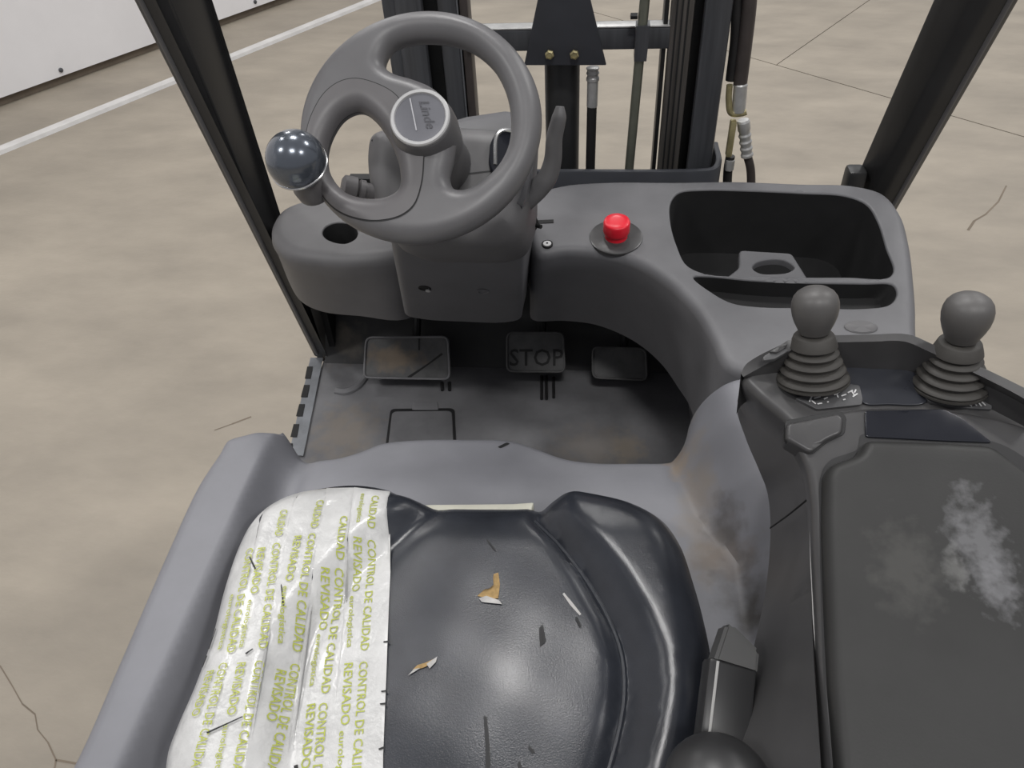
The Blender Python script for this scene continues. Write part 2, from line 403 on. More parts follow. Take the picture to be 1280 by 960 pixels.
def text_on(s, a, b, field=None, n=None, off=.0018, height=None, bm=None, shear=0.0, squash=1.0):
    """lay lettering from point a to point b on a field (or a plane with normal n); the tops point to the left of travel"""
    bm = bm or bmesh.new(); V, F_ = text_pts(s, shear); V = V-V.min(0)*np.array([1, 0]); wd = V[:, 0].max()
    a = np.array(a, float); b = np.array(b, float); nn = field.n if field is not None else np.array(n, float)/np.linalg.norm(n)
    d = b-a; d -= nn*(d@nn); ln = np.linalg.norm(d); d /= ln; upv = np.cross(nn, d); sc = ln/wd; sy = sc*squash if height is None else height/.7
    W = a+V[:, :1]*sc*d+V[:, 1:]*sy*upv
    W = field.on(W, off) if field is not None else W+nn*off
    vs = [bm.verts.new(p) for p in W]
    for f in F_:
        try: bm.faces.new([vs[i] for i in f])
        except ValueError: pass
    bm.normal_update()
    if sum(f.normal.dot(Vector(nn)) for f in bm.faces) < 0: bmesh.ops.reverse_faces(bm, faces=bm.faces)
    return bm
def sst(x, a, b): t = np.clip((x-a)/(b-a), 0, 1); return t*t*(3-2*t)

# ================================================================== the hall
A1, A2 = (0.7447,5.0961,0.0), (2.1166,3.7028,0.0); C1, C2 = (1.1412,4.7236,0.0), (1.3966,5.1069,-0.0)
def ext(a, b, t): return tuple(a[i]+(b[i]-a[i])*t for i in range(3))
def gap(a, b, g):
    d = Vector(b)-Vector(a); d.normalize(); s_ = Vector((-d.y, d.x, 0))*g; return s_
JA, JB = ext(A1, A2, -6), ext(A1, A2, 6); CB = ext(C1, C2, 12)
base = struct(link('floor', box((-26, -16, -.06), (26, 42, -.02)), 'joint', smooth=False))
base['label'] = 'beige concrete hall floor with sawn joints'
g = gap(JA, JB, .0042)
def floor_slab(poly):
    o = link('slab', prism([(p[0], p[1], 0) for p in poly], [(p[0], p[1], -.03) for p in poly]), 'concrete', base, smooth=False); o['kind'] = 'structure'
JAv, JBv, CAv, CBv = Vector(JA), Vector(JB), Vector(C1), Vector(CB)
# foot of the cross joint on the long joint
dj = (JBv-JAv).normalized(); CAv = JAv+dj*(CAv-JAv).dot(dj)
gc = gap(CAv, CBv, .003)
floor_slab([JAv-g, JBv-g, (25, -14), (-25, -14)])
floor_slab([JAv+g, CAv+g+gc, CBv+gc, (-25, 40)])
floor_slab([CAv+g-gc, JBv+g, (25, 40), CBv-gc])
def crack(pxs, wd):
    bm = bmesh.new(); pts = [Vector(p) for p in pxs]
    for a, b in zip(pts, pts[1:]):
        d = (b-a).normalized(); s_ = Vector((-d.y, d.x, 0))*wd*(.5+random.random()*.6)
        bm.faces.new([bm.verts.new(p+Vector((0, 0, .0006))) for p in (a-s_, b-s_, b+s_, a+s_)])
    o = link('floor_crack', bm, 'crack', base, smooth=False); o['kind'] = 'structure'; return o
crack([(-1.2951,0.7789,0.0),(-1.24,0.737,0.0),(-1.1849,0.6932,0.0),(-1.1409,0.6723,0.0),(-1.1157,0.6399,0.0),(-1.0762,0.6147,0.0),(-1.0375,0.5802,0.0),(-0.9835,0.5759,0.0),(-0.9389,0.5678,0.0)], .0022)
crack([(-1.0375,0.5802,0.0),(-1.0218,0.5403,0.0),(-0.9812,0.4886,0.0)], .002)
crack([(1.5737,2.8298,0.0),(1.6237,2.906,0.0),(1.685,2.9586,0.0),(1.7735,3.0669,0.0),(1.8572,3.2093,0.0)], .006)
crack([(-1.0804,1.5782,0.0),(-1.0345,1.6088,0.0),(-0.984,1.6437,0.0)], .003)

W1, W2 = (-3.4665,4.1738,0.0), (-2.2999,6.2887,0.0)
wd = Vector((W2[0]-W1[0], W2[1]-W1[1], 0)).normalized(); wn = Vector((-wd.y, wd.x, 0))
wa, wb = Vector(W1)-wd*9, Vector(W2)+wd*.55
def wallbox(a, b, z0, z1, t0, t1): return prism([a+wn*t0+Vector((0, 0, z0)), b+wn*t0+Vector((0, 0, z0)), b+wn*t0+Vector((0, 0, z1)), a+wn*t0+Vector((0, 0, z1))],
    [a+wn*t1+Vector((0, 0, z0)), b+wn*t1+Vector((0, 0, z0)), b+wn*t1+Vector((0, 0, z1)), a+wn*t1+Vector((0, 0, z1))])
wl = struct(link('wall_left', wallbox(wa, wb, .05, 4.2, 0, .08), 'wall', smooth=False)); wl['label'] = 'white panelled hall wall above the floor'
bl = link('bottom_strip', wallbox(wa, wb, 0, .05, .03, .07), 'crack', wl, smooth=False); bl['kind'] = 'structure'
for px in ((-3.1399,4.4911,0.06), (-2.4337,5.9139,0.06)):
    t = (Vector((px[0], px[1], 0))-Vector(W1)).dot(wd); c = Vector(W1)+wd*t+Vector((0, 0, .085))
    b_ = link('bolt', lathe([(.014, -.005), (.014, .006), (.009, .010), (0, .011)], c, -wn, 12), 'mast', wl); b_['kind'] = 'structure'
l1, l2 = Vector((-3.0828,3.5738,0.0)), Vector((-1.6418,6.2363,0.0)); ld_ = (l2-l1).normalized(); ls = Vector((-ld_.y, ld_.x, 0))*.042
la, lb = l1-ld_*8, l2+ld_*12
fl = struct(link('trim_1', prism([la-ls, lb-ls, lb+ls, la+ls], [p+Vector((0, 0, .018)) for p in (la-ls*.8, lb-ls*.8, lb+ls*.8, la+ls*.8)]), 'line', smooth=False)); fl['label'] = 'low white strip running along the hall floor'

# ================================================================== front pillars
def pillar(bot, top, t0, t1):
    bot = np.array(bot); top = np.array(top); d = top-bot
    bm = prism([tuple(p) for p in bot+d*t0], [tuple(p) for p in bot+d*t1])
    bmesh.ops.bevel(bm, geom=[e for e in bm.edges], offset=.004, segments=2, affect='EDGES', profile=.5); return bm
t = thing('front_pillar', 'dark steel roof pillar rising on the left beside the spinner knob', 'pillar', (-.56, 1.36, .5), 'overhead guard pillars')
zb, zt = .6794, 1.3957
lb_ = [(-.5, 1.186, zb), (-.487, 1.180, zb), (-.470, 1.182, zb), (-.462, 1.19, zb), (-.457, 1.235, zb), (-.5, 1.235, zb)]
lt_ = [(-.5, .9864, zt), (-.487, .980, zt), (-.470, .981, zt), (-.456, .992, zt), (-.455, 1.095, zt), (-.5, 1.095, zt)]
lb_, lt_ = [[(.085+(a-.085)*1.13, b*1.13, 1.65+(c-1.65)*1.13) for a, b, c in q] for q in (lb_, lt_)]
lb_[3] = (-0.5854,1.37,0.4915)[:2]+(lb_[3][2],); lb_[4] = (lb_[3][0]+.002, lb_[3][1]+.03, lb_[3][2])
link('pillar_profile', pillar(lb_, lt_, -.06, 2.2), 'pillar', t, sharp=25)
d_ = np.array(lt_[1])-np.array(lb_[1])
link('highlight_ridge', tube([tuple(np.array(lb_[1])-d_*.04), tuple(np.array(lt_[1])+d_*1.2)], .004, 8, smooth=False), 'dashl', t)  # ridge in lighter grey, with its highlight line put into the colour
t = thing('front_pillar', 'dark steel roof pillar rising on the right behind the dashboard', 'pillar', (.60, 1.42, .6), 'overhead guard pillars')
zt, zb = 1.3645, 1.1047
rt_ = [(.545, .963, zt), (.532, .955, zt), (.512, .957, zt), (.496, .967, zt), (.480, 1.0242, zt), (.545, 1.05, zt)]
rb_ = [(.545, 1.069, zb), (.532, 1.061, zb), (.512, 1.062, zb), (.496, 1.07, zb), (.480, 1.111, zb), (.545, 1.14, zb)]
rb_, rt_ = [[(.085+(a-.085)*1.24, b*1.24, 1.65+(c-1.65)*1.24) for a, b, c in q] for q in (rb_, rt_)]
link('pillar_profile', pillar(rb_, rt_, -1.05, 3.6), 'pillar', t, sharp=25)
d_ = np.array(rt_[1])-np.array(rb_[1])
link('highlight_ridge', tube([tuple(np.array(rb_[1])-d_*.95), tuple(np.array(rt_[1])+d_*2.5)], .004, 8, smooth=False), 'dashl', t)  # lighter grey again paints the highlight along the ridge
fb = (0.561,1.36,0.9665)
link('foot_bracket', box((fb[0]-.014, 1.34, fb[2]-.12), (fb[0]+.02, 1.38, fb[2]+.02), .008), 'black', t)

# ================================================================== lift mast beyond the dash
t = thing('lift_mast', 'black steel lift mast with crossbeam and centre cylinder beyond the steering wheel', 'mast', (0, 1.5, .3))
z0, z1 = .3, 2.3
for s_ in (-1, 1):
    link('outer_rail', box((min(s_*.305, s_*.279), 1.44, z0), (max(s_*.305, s_*.279), 1.56, z1), .004), 'mast', t)
    fl_ = (-.279, -.2288) if s_ < 0 else (.264, .3116)
    link('rail_flange', box((fl_[0], 1.425, z0), (fl_[1], 1.445, z1), .007), 'mast', t)
    fi = (-.207, -.172) if s_ < 0 else (.2093, .2503)
    link('inner_rail', box((fi[0], 1.45, z0), (fi[1], 1.47, z1), .005), 'rail' if s_ > 0 else 'mast', t)
    if s_ > 0:
        for x in (.218, .2275, .237): link('rail_groove', box((x, 1.448, z0), (x+.003, 1.452, z1)), 'black', t, smooth=False)
    wb_ = (-.262, -.168) if s_ < 0 else (.235, .31)
    link('rail_web', box((wb_[0], 1.50, z0), (wb_[1], 1.56, z1)), 'black', t, smooth=False)
    ed = (-.168, -.1525) if s_ < 0 else (.1985, .2065)
    link('edge_strip', box((ed[0], 1.46, z0), (ed[1], 1.50, z1), .002), 'hoseb' if s_ < 0 else 'black', t)
    if s_ < 0: link('edge_trim', box((-.1735, 1.455, z0), (-.1695, 1.46, z1)), 'sill', t, smooth=False)
link('crossbeam', box((-.16, 1.452, 1.172), (.215, 1.50, 1.209), .003), 'mast', t)
tag(link('beam_top_highlight', box((-.16, 1.453, 1.2095), (.215, 1.485, 1.2125), .001), 'zinc', t), 'upper edge of the crossbeam with its caught light coloured in')  # pale strip paints the light caught on the beam's top face
link('lift_cylinder', lathe([(.034, .3), (.034, 1.17), (.028, 1.18), (.028, 2.2)], (.0157, 1.50, 0), (0, 0, 1), 32), 'black', t)
bp = [(-0.0509,1.425,1.1559),(0.0995,1.425,1.1538),(0.0682,1.425,1.2648),(-0.0231,1.425,1.2668)]
up_ = [ext(bp[1], bp[2], 3.0), ext(bp[0], bp[3], 3.0)]
# plate widens downward, its sides lean in and run up out of view
pl_ = [bp[0], bp[1], bp[2], (bp[2][0], 1.425, 2.2), (bp[3][0], 1.425, 2.2), bp[3]]
br = link('cylinder_bracket', slab(pl_, (0, -1, 0), .008, .002), 'bracket', t)
for px in ((-0.0033,1.42,1.1768), (0.0415,1.42,1.1761)):
    bo = link('bolt', lathe([(.0085, -.001), (.0085, .0045), (.0055, .006), (.0055, .0045), (0, .0045)], px, (0, -1, 0), 6), 'brass', br, sharp=20)
rd = link('guide_rod', tube([ext((0.1521,1.43,0.9604), (0.1613,1.43,1.2615), -1.0), ext((0.1521,1.43,0.9604), (0.1613,1.43,1.2615), 3.2)], .0088, 14, smooth=False), 'rod', t)
ca = Vector((0.1596,1.43,1.1625)); cb = Vector((0.1612,1.43,1.2225))
link('rod_clamp', prism([(ca.x-.011, 1.418, ca.z), (ca.x+.011, 1.418, ca.z), (ca.x+.011, 1.452, ca.z), (ca.x-.011, 1.452, ca.z)],
    [(cb.x-.012, 1.418, cb.z), (cb.x+.012, 1.418, cb.z), (cb.x+.012, 1.452, cb.z), (cb.x-.012, 1.452, cb.z)]), 'mast', t, smooth=False)
link('clamp_bolt', lathe([(.006, 0), (.006, .012), (0, .013)], (0.1507,1.43,1.2359), (-1, 0, 0), 6), 'black', t)

def fitting(a, b, r, name, m, parent, ribs=0):
    a, b = Vector(a), Vector(b); ln = (b-a).length; prof = [(0, 0), (r*.85, 0), (r, ln*.05)]
    if ribs:
        for i in range(ribs): q = .25+.7*i/ribs; prof += [(r, ln*q), (r*.86, ln*(q+.2/ribs)), (r*.86, ln*(q+.42/ribs)), (r, ln*(q+.6/ribs))]
    prof += [(r, ln*.97), (r*.8, ln), (0, ln)]
    return link(name, lathe(prof, a, b-a, 20), m, parent, sharp=25)
t = thing('hydraulic_hose', 'black hydraulic hose with silver fitting hanging below the mast bracket', 'hose', (0.0777,1.46,0.946), 'hydraulic hoses on the mast')
link('hose_pipe', tube([(0.0748,1.46,1.0695),(0.0747,1.46,1.0053),(0.0745,1.46,0.9443),(0.0749,1.46,0.8463)], .0098), 'hose', t)
f_ = fitting((0.075,1.46,1.0633), (0.0753,1.46,1.1154), .0105, 'crimp_sleeve', 'zinc', t)
fitting((0.0753,1.46,1.1139), (0.0747,1.46,1.139), .0122, 'swivel_nut', 'zinc', t, 2)
t = thing('hydraulic_hose', 'brown sleeved hydraulic hose with white fittings right of the mast', 'hose', (0.3888,1.44,0.9211), 'hydraulic hoses on the mast')
link('sleeve', tube([(0.3293,1.44,1.3284),(0.3396,1.44,1.2549),(0.3429,1.44,1.1894),(0.3452,1.44,1.1091)], .0125), 'hoseb', t)
link('second_sleeve', tube([(0.3128,1.45,1.3267),(0.3211,1.45,1.2526),(0.328,1.45,1.1864),(0.3296,1.45,1.1158)], .0105), 'hose', t)
fitting((0.3456,1.438,1.1142), (0.3493,1.438,1.0605), .0125, 'upper_fitting', 'zinc', t)
fitting((0.3604,1.438,1.045), (0.3793,1.438,0.9712), .012, 'ribbed_fitting', 'zinc', t, 4)
link('lower_hose', tube([(0.3792,1.44,0.9735),(0.3895,1.44,0.9467),(0.3978,1.44,0.9036),(0.4062,1.44,0.8405)], .0085), 'hoseb', t)
tag(link('elbow_bracket', tube([(0.3253,1.434,1.113),(0.3278,1.434,1.085),(0.3356,1.434,1.0607),(0.3534,1.434,1.059),(0.3632,1.434,1.062)], .006, 10), 'brass', t), 'yellowish zinc clamp around the hose')
t = thing('hose_coupling', 'small yellowish coupling block with black hose beside the mast rail', 'coupling', (0.3421,1.43,0.9684))
link('coupling_body', box(tuple(np.array((0.3455,1.43,0.9767))-np.array((.010, .008, 0))), tuple(np.array((0.3412,1.43,1.0485))+np.array((.006, .008, 0))), .003), 'brass', t)
link('coupling_hose', tube([(0.3464,1.435,0.9743),(0.3458,1.435,0.9458),(0.3509,1.435,0.8973),(0.3584,1.435,0.843)], .009), 'hose', t)
link('coupling_nut', lathe([(.009, 0), (.009, .02), (0, .021)], (0.3464,1.43,0.9483), (0, 0, 1), 6), 'zinc', t)

# black cowl between mast and dash
cw = tag(link('front_cowl', wallsweep([(-.06, 1.46, .974), (-.055, 1.385, .974), (-.04, 1.373, .974), (0, 1.372, .974), (.26, 1.372, .974), (.31, 1.38, .974), (.327, 1.41, .974), (.33, 1.50, .974)], .012, .16, 6, .003), 'bracket'),
   'black steel cowl lip crossing behind the dashboard below the mast', 'cowl')

# ================================================================== footwell
t = thing('footwell', 'black rubber floor of the footwell with dusty patches around the pedals', 'floor mat', (-.12, 1.15, .5))
fo = [(-0.5505,1.346,0.5),(-0.5437,1.1922,0.5),(-0.5302,1.0385,0.5)]
fp = [fo[0], fo[1], fo[2], (-.50, .72, .5), (.31, .72, .5), (.31, 1.33, .5), (-.08, 1.335, .5), (-.2, 1.335, .5), (-.53, 1.345, .5)]
link('floor_panel', prism(fp[::-1], [(p[0], p[1], .47) for p in fp[::-1]]), 'mat', t, smooth=False)
link('toe_board', prism([(-.545, 1.335, .5), (.31, 1.33, .5), (.31, 1.50, .70), (-.545, 1.50, .70)], [(-.545, 1.36, .46), (.31, 1.36, .46), (.31, 1.53, .66), (-.545, 1.53, .66)]), 'toe', t, smooth=False)
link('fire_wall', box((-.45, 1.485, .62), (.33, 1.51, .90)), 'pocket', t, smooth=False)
link('side_plate', box((.30, .70, .48), (.325, 1.5, .78), .006), 'dash', t)
link('side_plate', prism([(-.52, 1.36, .5), (-.52, 1.49, .5), (-.52, 1.49, .86), (-.52, 1.36, .86)], [(-.535, 1.36, .5), (-.535, 1.49, .5), (-.535, 1.49, .86), (-.535, 1.36, .86)]), 'pocket', t, smooth=False)  # left plate added to keep side light out of the footwell
link('top_light_baffle', box((-.55, 1.27, .84), (.33, 1.49, .86)), 'pocket', t, smooth=False)  # hidden plate added to block light falling in behind the dash
link('fire_wall', prism([(-0.6014,1.42,0.431),(-0.386,1.42,0.4562),(-0.359,1.42,0.6384),(-0.6013,1.42,0.6565)], [(p[0], p[1]+.02, p[2]) for p in [(-0.6014,1.42,0.431),(-0.386,1.42,0.4562),(-0.359,1.42,0.6384),(-0.6013,1.42,0.6565)]]), 'pocket', t, smooth=False)
hp = [(-0.3462,1.1747,0.503),(-0.2135,1.1833,0.503),(-0.1762,0.9841,0.503),(-0.3199,0.9764,0.503)]
hf = Field(rpoly(hp, .012), raw=True, r=.002)
link('access_hatch', hf.plate(.0025, .03), 'mat', t)
hg = [(-0.3521,1.184,0.5012),(-0.2098,1.193,0.5012),(-0.1702,0.986,0.5012),(-0.3271,0.9776,0.5012)]
link('hatch_gap', Field(rpoly(hg, .012), raw=True, r=.0003).plate(.001, .05), 'seam', t)
tp = [(-0.3062,1.2085,0.502),(-0.2504,1.211,0.502),(-0.2443,1.1855,0.502),(-0.303,1.1828,0.502)]
link('hatch_tab', Field(rpoly(tp, .003), raw=True, r=.001).plate(.0018, .03), 'mat', t)
link('floor_bump', tube([(-0.4911,1.2373,0.5), (-0.4671,1.2334,0.502), (-0.4453,1.2507,0.502), (-0.4331,1.2925,0.5)], .009, 10), 'mat', t)
for a in ([(-0.0244,1.3057,0.503),(-0.0193,1.2279,0.503)], [(-0.0135,1.3061,0.503),(-0.0087,1.2284,0.503)], [(0.0033,1.3013,0.503),(0.0069,1.2343,0.503)], [(-0.2498,1.2742,0.503),(-0.2454,1.2472,0.503)], [(-0.2332,1.2749,0.503),(-0.2289,1.2479,0.503)]):
    link('pedal_slot', tube(a, .0035, 6, smooth=False), 'pocket', t)
t2 = tag(link('step_sill', prism([(-0.5836,1.3478,0.505),(-0.5522,1.349,0.505),(-0.504,1.0307,0.505),(-0.5361,1.0336,0.505)], [(-0.6099,1.4007,0.46),(-0.5773,1.402,0.46),(-0.5272,1.0712,0.46),(-0.5605,1.0742,0.46)]), 'sill', smooth=False),
   'grey slotted metal edge strip along the left side of the footwell floor', 'edge strip')
for q in ([(-0.5809,1.3135,0.5065),(-0.5673,1.3141,0.5065),(-0.5604,1.2714,0.5065),(-0.5737,1.2708,0.5065)], [(-0.5688,1.2487,0.5065),(-0.5556,1.2493,0.5065),(-0.5491,1.2089,0.5065),(-0.5639,1.2082,0.5065)], [(-0.5603,1.1846,0.5065),(-0.5475,1.1852,0.5065),(-0.5412,1.1469,0.5065),(-0.5556,1.1463,0.5065)], [(-0.5532,1.1214,0.5065),(-0.5408,1.122,0.5065),(-0.5341,1.0835,0.5065),(-0.548,1.0828,0.5065)], [(-0.5455,1.064,0.5065),(-0.5369,1.0645,0.5065),(-0.532,1.0438,0.5065),(-0.5423,1.0433,0.5065)]):
    link('slot', slab(q, (0, 0, 1), .001), 'pocket', t2, smooth=False)

# pedals
def pedal(name, label, pxs, group=None):
    t = thing(name, label, 'pedal', tuple(np.mean(pxs, 0)-np.array((0, .0, .05))), group)
    f = Field(rpoly(pxs, .014), n=(0, -.75, .66), raw=True, r=.003)
    link('pedal_pad', f.plate(.022, .012), 'pedal', t, sharp=20)
    c = np.mean(pxs, 0); link('pedal_arm', tube([tuple(c+np.array((.01, .02, -.01))), tuple(c+np.array((.01, .07, .01))), tuple(c+np.array((.01, .16, .12)))], .010, 10), 'black', t)
    e = [tuple(np.array(p)+np.array((0, -.75, .66))*.001) for p in rpoly(pxs, .014)]; e.append(e[0])
    link('pedal_rim', tube(e, .0026, 8, smooth=False), 'mat' if 'tan mud' in label else 'pedal', t)
    return t, f
t, f = pedal('accelerator_pedal', 'wide rubber pedal with tan mud smear, leftmost of the three pedals', [(-0.4164,1.3023,0.6067),(-0.2306,1.3061,0.6111),(-0.2245,1.244,0.5404),(-0.4197,1.2428,0.5391)], 'accelerator pedals')
link('tread_line', f.overlay(rpoly([(-0.276,1.2654,0.5648),(-0.2441,1.2824,0.5841),(-0.2404,1.2801,0.5815),(-0.3151,1.2435,0.5399),(-0.3207,1.2458,0.5425)], .001, 1), .0012, .03), 'pocket', t)
link('tread_line', f.overlay(rpoly([(-0.2974,1.3028,0.6073),(-0.2938,1.3029,0.6074),(-0.2931,1.2852,0.5873),(-0.2967,1.2852,0.5872)], .001, 1), .0012, .03), 'pocket', t)
t, f = pedal('brake_pedal', 'rubber brake pedal with raised STOP lettering, in the middle of the footwell', [(-0.0985,1.3139,0.6198),(0.0248,1.3156,0.6218),(0.0306,1.259,0.5575),(-0.0962,1.2579,0.5563)])
bm = bmesh.new(); text_on('STOP', (-0.0912,1.2662,0.5657), (0.0267,1.2682,0.5679), f, off=.0014, bm=bm, squash=1.05)
tag(link('lettering', bm, 'pocket', t, smooth=False), 'moulded STOP lettering')
t, f = pedal('accelerator_pedal', 'smaller dusty rubber pedal, rightmost of the three pedals', [(0.09,1.2957,0.5993),(0.2038,1.2952,0.5986),(0.2091,1.2506,0.548),(0.0919,1.252,0.5495)], 'accelerator pedals')

# ================================================================== deck around the seat
vx = np.array([(0.2056,0.7343,0.88),(0.208,0.6907,0.88),(0.231,0.5997,0.88),(0.2704,0.5303,0.88)])
def deck_z(p):
    x, y = p[:, 0], p[:, 1]
    h = .043*sst(-x, .308, .336)-.006*np.exp(-((x+.298)/.014)**2)
    xv = np.interp(y, vx[::-1, 1], vx[::-1, 0])
    q = np.clip((x-xv+.012)/.085, 0, 1); h += .095*np.sin(np.pi/2*q*q*1.14/(q+.14))
    h += -.02*sst(y, .62, .72)*(1-sst(x, .2, .26))*(1-sst(-x, .32, .36))
    return h
dk = [(-0.3939,0.6367,0.905),(-0.3916,0.66,0.905),(-0.3663,0.6746,0.905),(-0.3367,0.6881,0.905)]+[(-0.3302,0.6983,0.88),(-0.305,0.6844,0.88),(-0.2841,0.6839,0.88),(-0.2624,0.6881,0.88),(-0.2376,0.703,0.88),(-0.2081,0.7246,0.88),(-0.1638,0.7346,0.88),(-0.0897,0.7398,0.88),(-0.0213,0.74,0.88),(0.0192,0.725,0.88),(0.0587,0.7075,0.88),(0.0968,0.7021,0.88),(0.1559,0.7052,0.88),(0.1901,0.7084,0.88),(0.2077,0.7166,0.88)]
dk += [(0.2161,0.7293,0.9)]+[(0.2224,0.7487,0.925)]+[(0.2348,0.7556,0.95)]+[(0.2598,0.7522,0.97),(0.2956,0.7537,0.97)]
dk += [(.36, .72, .88), (.38, .5, .88), (.38, .1, .88), (-.39, .1, .88)]
dk += [(-0.3795,0.245,0.89),(-0.3856,0.3449,0.89),(-0.395,0.4784,0.89),(-0.3996,0.5809,0.89)]
dkF = Field(dk, r=.016, zf=deck_z, k=14)
t = thing('seat_deck', 'blue-grey plastic deck around the seat with raised left sill and right hump', 'deck', (-.02, .45, .45))
dsk = [(p[0], p[1], .80) for p in dk]; dsk2 = [(p[0]*.98, p[1], .42) for p in dk]
link('deck_cover', dkF.plate(step=.006, skirts=[dsk, dsk2], cap=False), 'deck', t)
link('deck_scuff', dkF.overlay(rpoly([(-0.0394,0.719,0.88),(-0.027,0.7289,0.88),(-0.0222,0.726,0.88),(-0.0347,0.7162,0.88)], .002, 2), .0006, .01), 'seam', t)

t = thing('truck_chassis', 'dark steel chassis body under the deck and the footwell', 'chassis', (0, .6, .12))
link('rear_body', box((-.34, -.3, .12), (.34, .66, .78), .02), 'pillar', t)
link('front_body', box((-.53, .76, .12), (.55, 1.42, .46), .02), 'black', t)
link('front_fender', box((.40, 1.27, .12), (.69, 1.52, .70), .03), 'black', t)
link('dash_support', box((.36, .98, .46), (.52, 1.24, .86), .02), 'black', t)

# ================================================================== steering column and left pod
t = thing('steering_column', 'grey plastic steering column cover below the wheel with switch pod at left', 'steering column', (-.15, 1.2, .55))
ct = [(-0.1914,0.8841,1.1257),(-0.159,0.8975,1.1055),(-0.0694,0.8966,1.107),(-0.0235,0.8852,1.1241),(-0.0013,0.8477,1.1807)]
cbm = [(-0.2472,1.0737,0.8397),(-0.2158,1.0798,0.8305),(-0.1439,1.0847,0.8231),(-0.0711,1.0847,0.8231),(-0.0413,1.079,0.8318)]
mid = lambda a, b, f: [tuple(np.array(p)*(1-f)+np.array(q)*f) for p, q in zip(a, b)]
def ring_of(front, depth, r=.02):
    fr = [np.array(p) for p in front]; e = np.array((0, depth, depth*.45))
    return [tuple(fr[0]+e), tuple(fr[0]+np.array((-.004, .02, .012)))]+[tuple(p+np.array((0, b, b*.6))) for p, b in zip(fr, (.004, 0, 0, 0, .004))]+[tuple(fr[-1]+np.array((.004, .02, .012))), tuple(fr[-1]+e)]
rows = [ring_of([tuple(np.array(p)+np.array((0, -.012, .012))) for p in ct], .07)]+[ring_of(mid(ct, cbm, f), .14) for f in (0, .33, .66, 1)]
bm = loft(rows, 4, 4, closed=True, cap=True)
link('column_cover', bm, 'dash', t, sharp=50)
for (u, v, lab) in ((531, 360, 'a'), (604, 364, 'b')):
    c = {'a': (-0.1832,0.9959,0.9571), 'b': (-0.0895,1.0014,0.9488)}[lab]
    sc = link('screw_recess', lathe([(.0, -.002), (.0095, -.002), (.0105, .0012), (.0085, .0016), (.0075, .0004), (0, .0004)], c, (0, -.83, -.55), 20), 'pocket' if lab == 'a' else 'dash', t)
    if lab == 'a': link('screw', lathe([(.0042, 0), (.0042, .002), (0, .003)], tuple(np.array(c)+np.array((.005, -.0006, -.004))), (0, -.83, -.55), 12), 'zinc', sc)
# housing behind the wheel
sh = [(-0.2092,0.8948,1.2438),(-0.2046,0.9129,1.259),(-0.1834,0.9202,1.2651),(-0.1319,0.9207,1.2656),(-0.0706,0.9204,1.2653),(-0.0199,0.9144,1.2602),(-0.0012,0.9022,1.25),(0.0045,0.8678,1.2212),(0.0015,0.8308,1.1901),(-0.014,0.8073,1.1704),(-0.0926,0.8006,1.1647),(-0.1634,0.8064,1.1696),(-0.1858,0.8301,1.1895),(-0.2014,0.8558,1.211)]
shF = Field(sh, n=(0, -.6428, .766), r=.03, k=6)
axis = np.array((0, -.6428, .766))
link('column_housing', shF.plate(step=.012, skirts=[[tuple(np.array(p)-axis*.07) for p in sh], [tuple(np.array(p)-axis*.13+np.array((0, .02, 0))) for p in sh]]), 'dashl', t)
link('housing_seam', shF.overlay(rpoly([(-0.0951,0.8647,1.2185),(-0.0175,0.8718,1.2245),(-0.0174,0.8702,1.2232),(-0.095,0.8631,1.2172)], .001, 1), .0008, .02), 'seam', t)
link('housing_seam', shF.overlay(rpoly([(-0.2007,0.9046,1.2521),(-0.1601,0.8881,1.2382),(-0.1386,0.8759,1.228),(-0.1405,0.8743,1.2266),(-0.162,0.8865,1.2369),(-0.2016,0.903,1.2507)], .001, 1), .0008, .02), 'seam', t)
dp = Field(rpoly([(-0.0455,0.8874,1.2506),(-0.0364,0.9018,1.2627),(-0.0087,0.9016,1.2626),(-0.002,0.8502,1.2194),(-0.0352,0.8478,1.2174),(-0.0462,0.866,1.2326)], .006), n=(0, -.6428, .766), raw=True, r=.003)
d_ = tag(link('display', dp.plate(.012, .02), 'gloss', t), 'small dark instrument display behind the wheel rim')
link('display_frame', tube([(-0.0372,0.8652,1.232),(-0.0369,0.8938,1.256),(-0.0303,0.8993,1.2607),(-0.0134,0.8985,1.2599)], .0025, 8), 'chrome', d_)
# dark mouth between hub and column
link('column_shaft', lathe([(.045, -.12), (.038, -.06), (.034, -.012)], (-.1115, .8111, 1.3041), tuple(axis), 28), 'dashl', t)
# switch lever on the right
lv = [(-0.0046,0.8741,1.1775), (0.0126,0.882,1.1912), (0.025,0.8834,1.2059), (0.0322,0.8847,1.2288), (0.0345,0.8841,1.2578), (0.0403,0.8867,1.2824), (0.0412,0.8901,1.2936)]
tag(link('direction_lever', tube(lv, [.014, .014, .0125, .011, .010, .0088, .005], 14), 'dashl', t), 'grey curved lever standing right of the wheel')
# small stalk at left
sa, sb = Vector((-0.207,0.8645,1.1977)), Vector((-0.2303,0.8565,1.2073)); ln_ = (sb-sa).length
st = tag(link('side_stalk', lathe([(.010, -.04), (.010, 0), (.0125, 0), (.0125, ln_*.25), (.0095, ln_*.3), (.0145, ln_*.42), (.0145, ln_), (.010, ln_+.003), (0, ln_+.003)], sa, sb-sa, 18), 'insert', t), 'small dark lever end behind the left wheel opening')
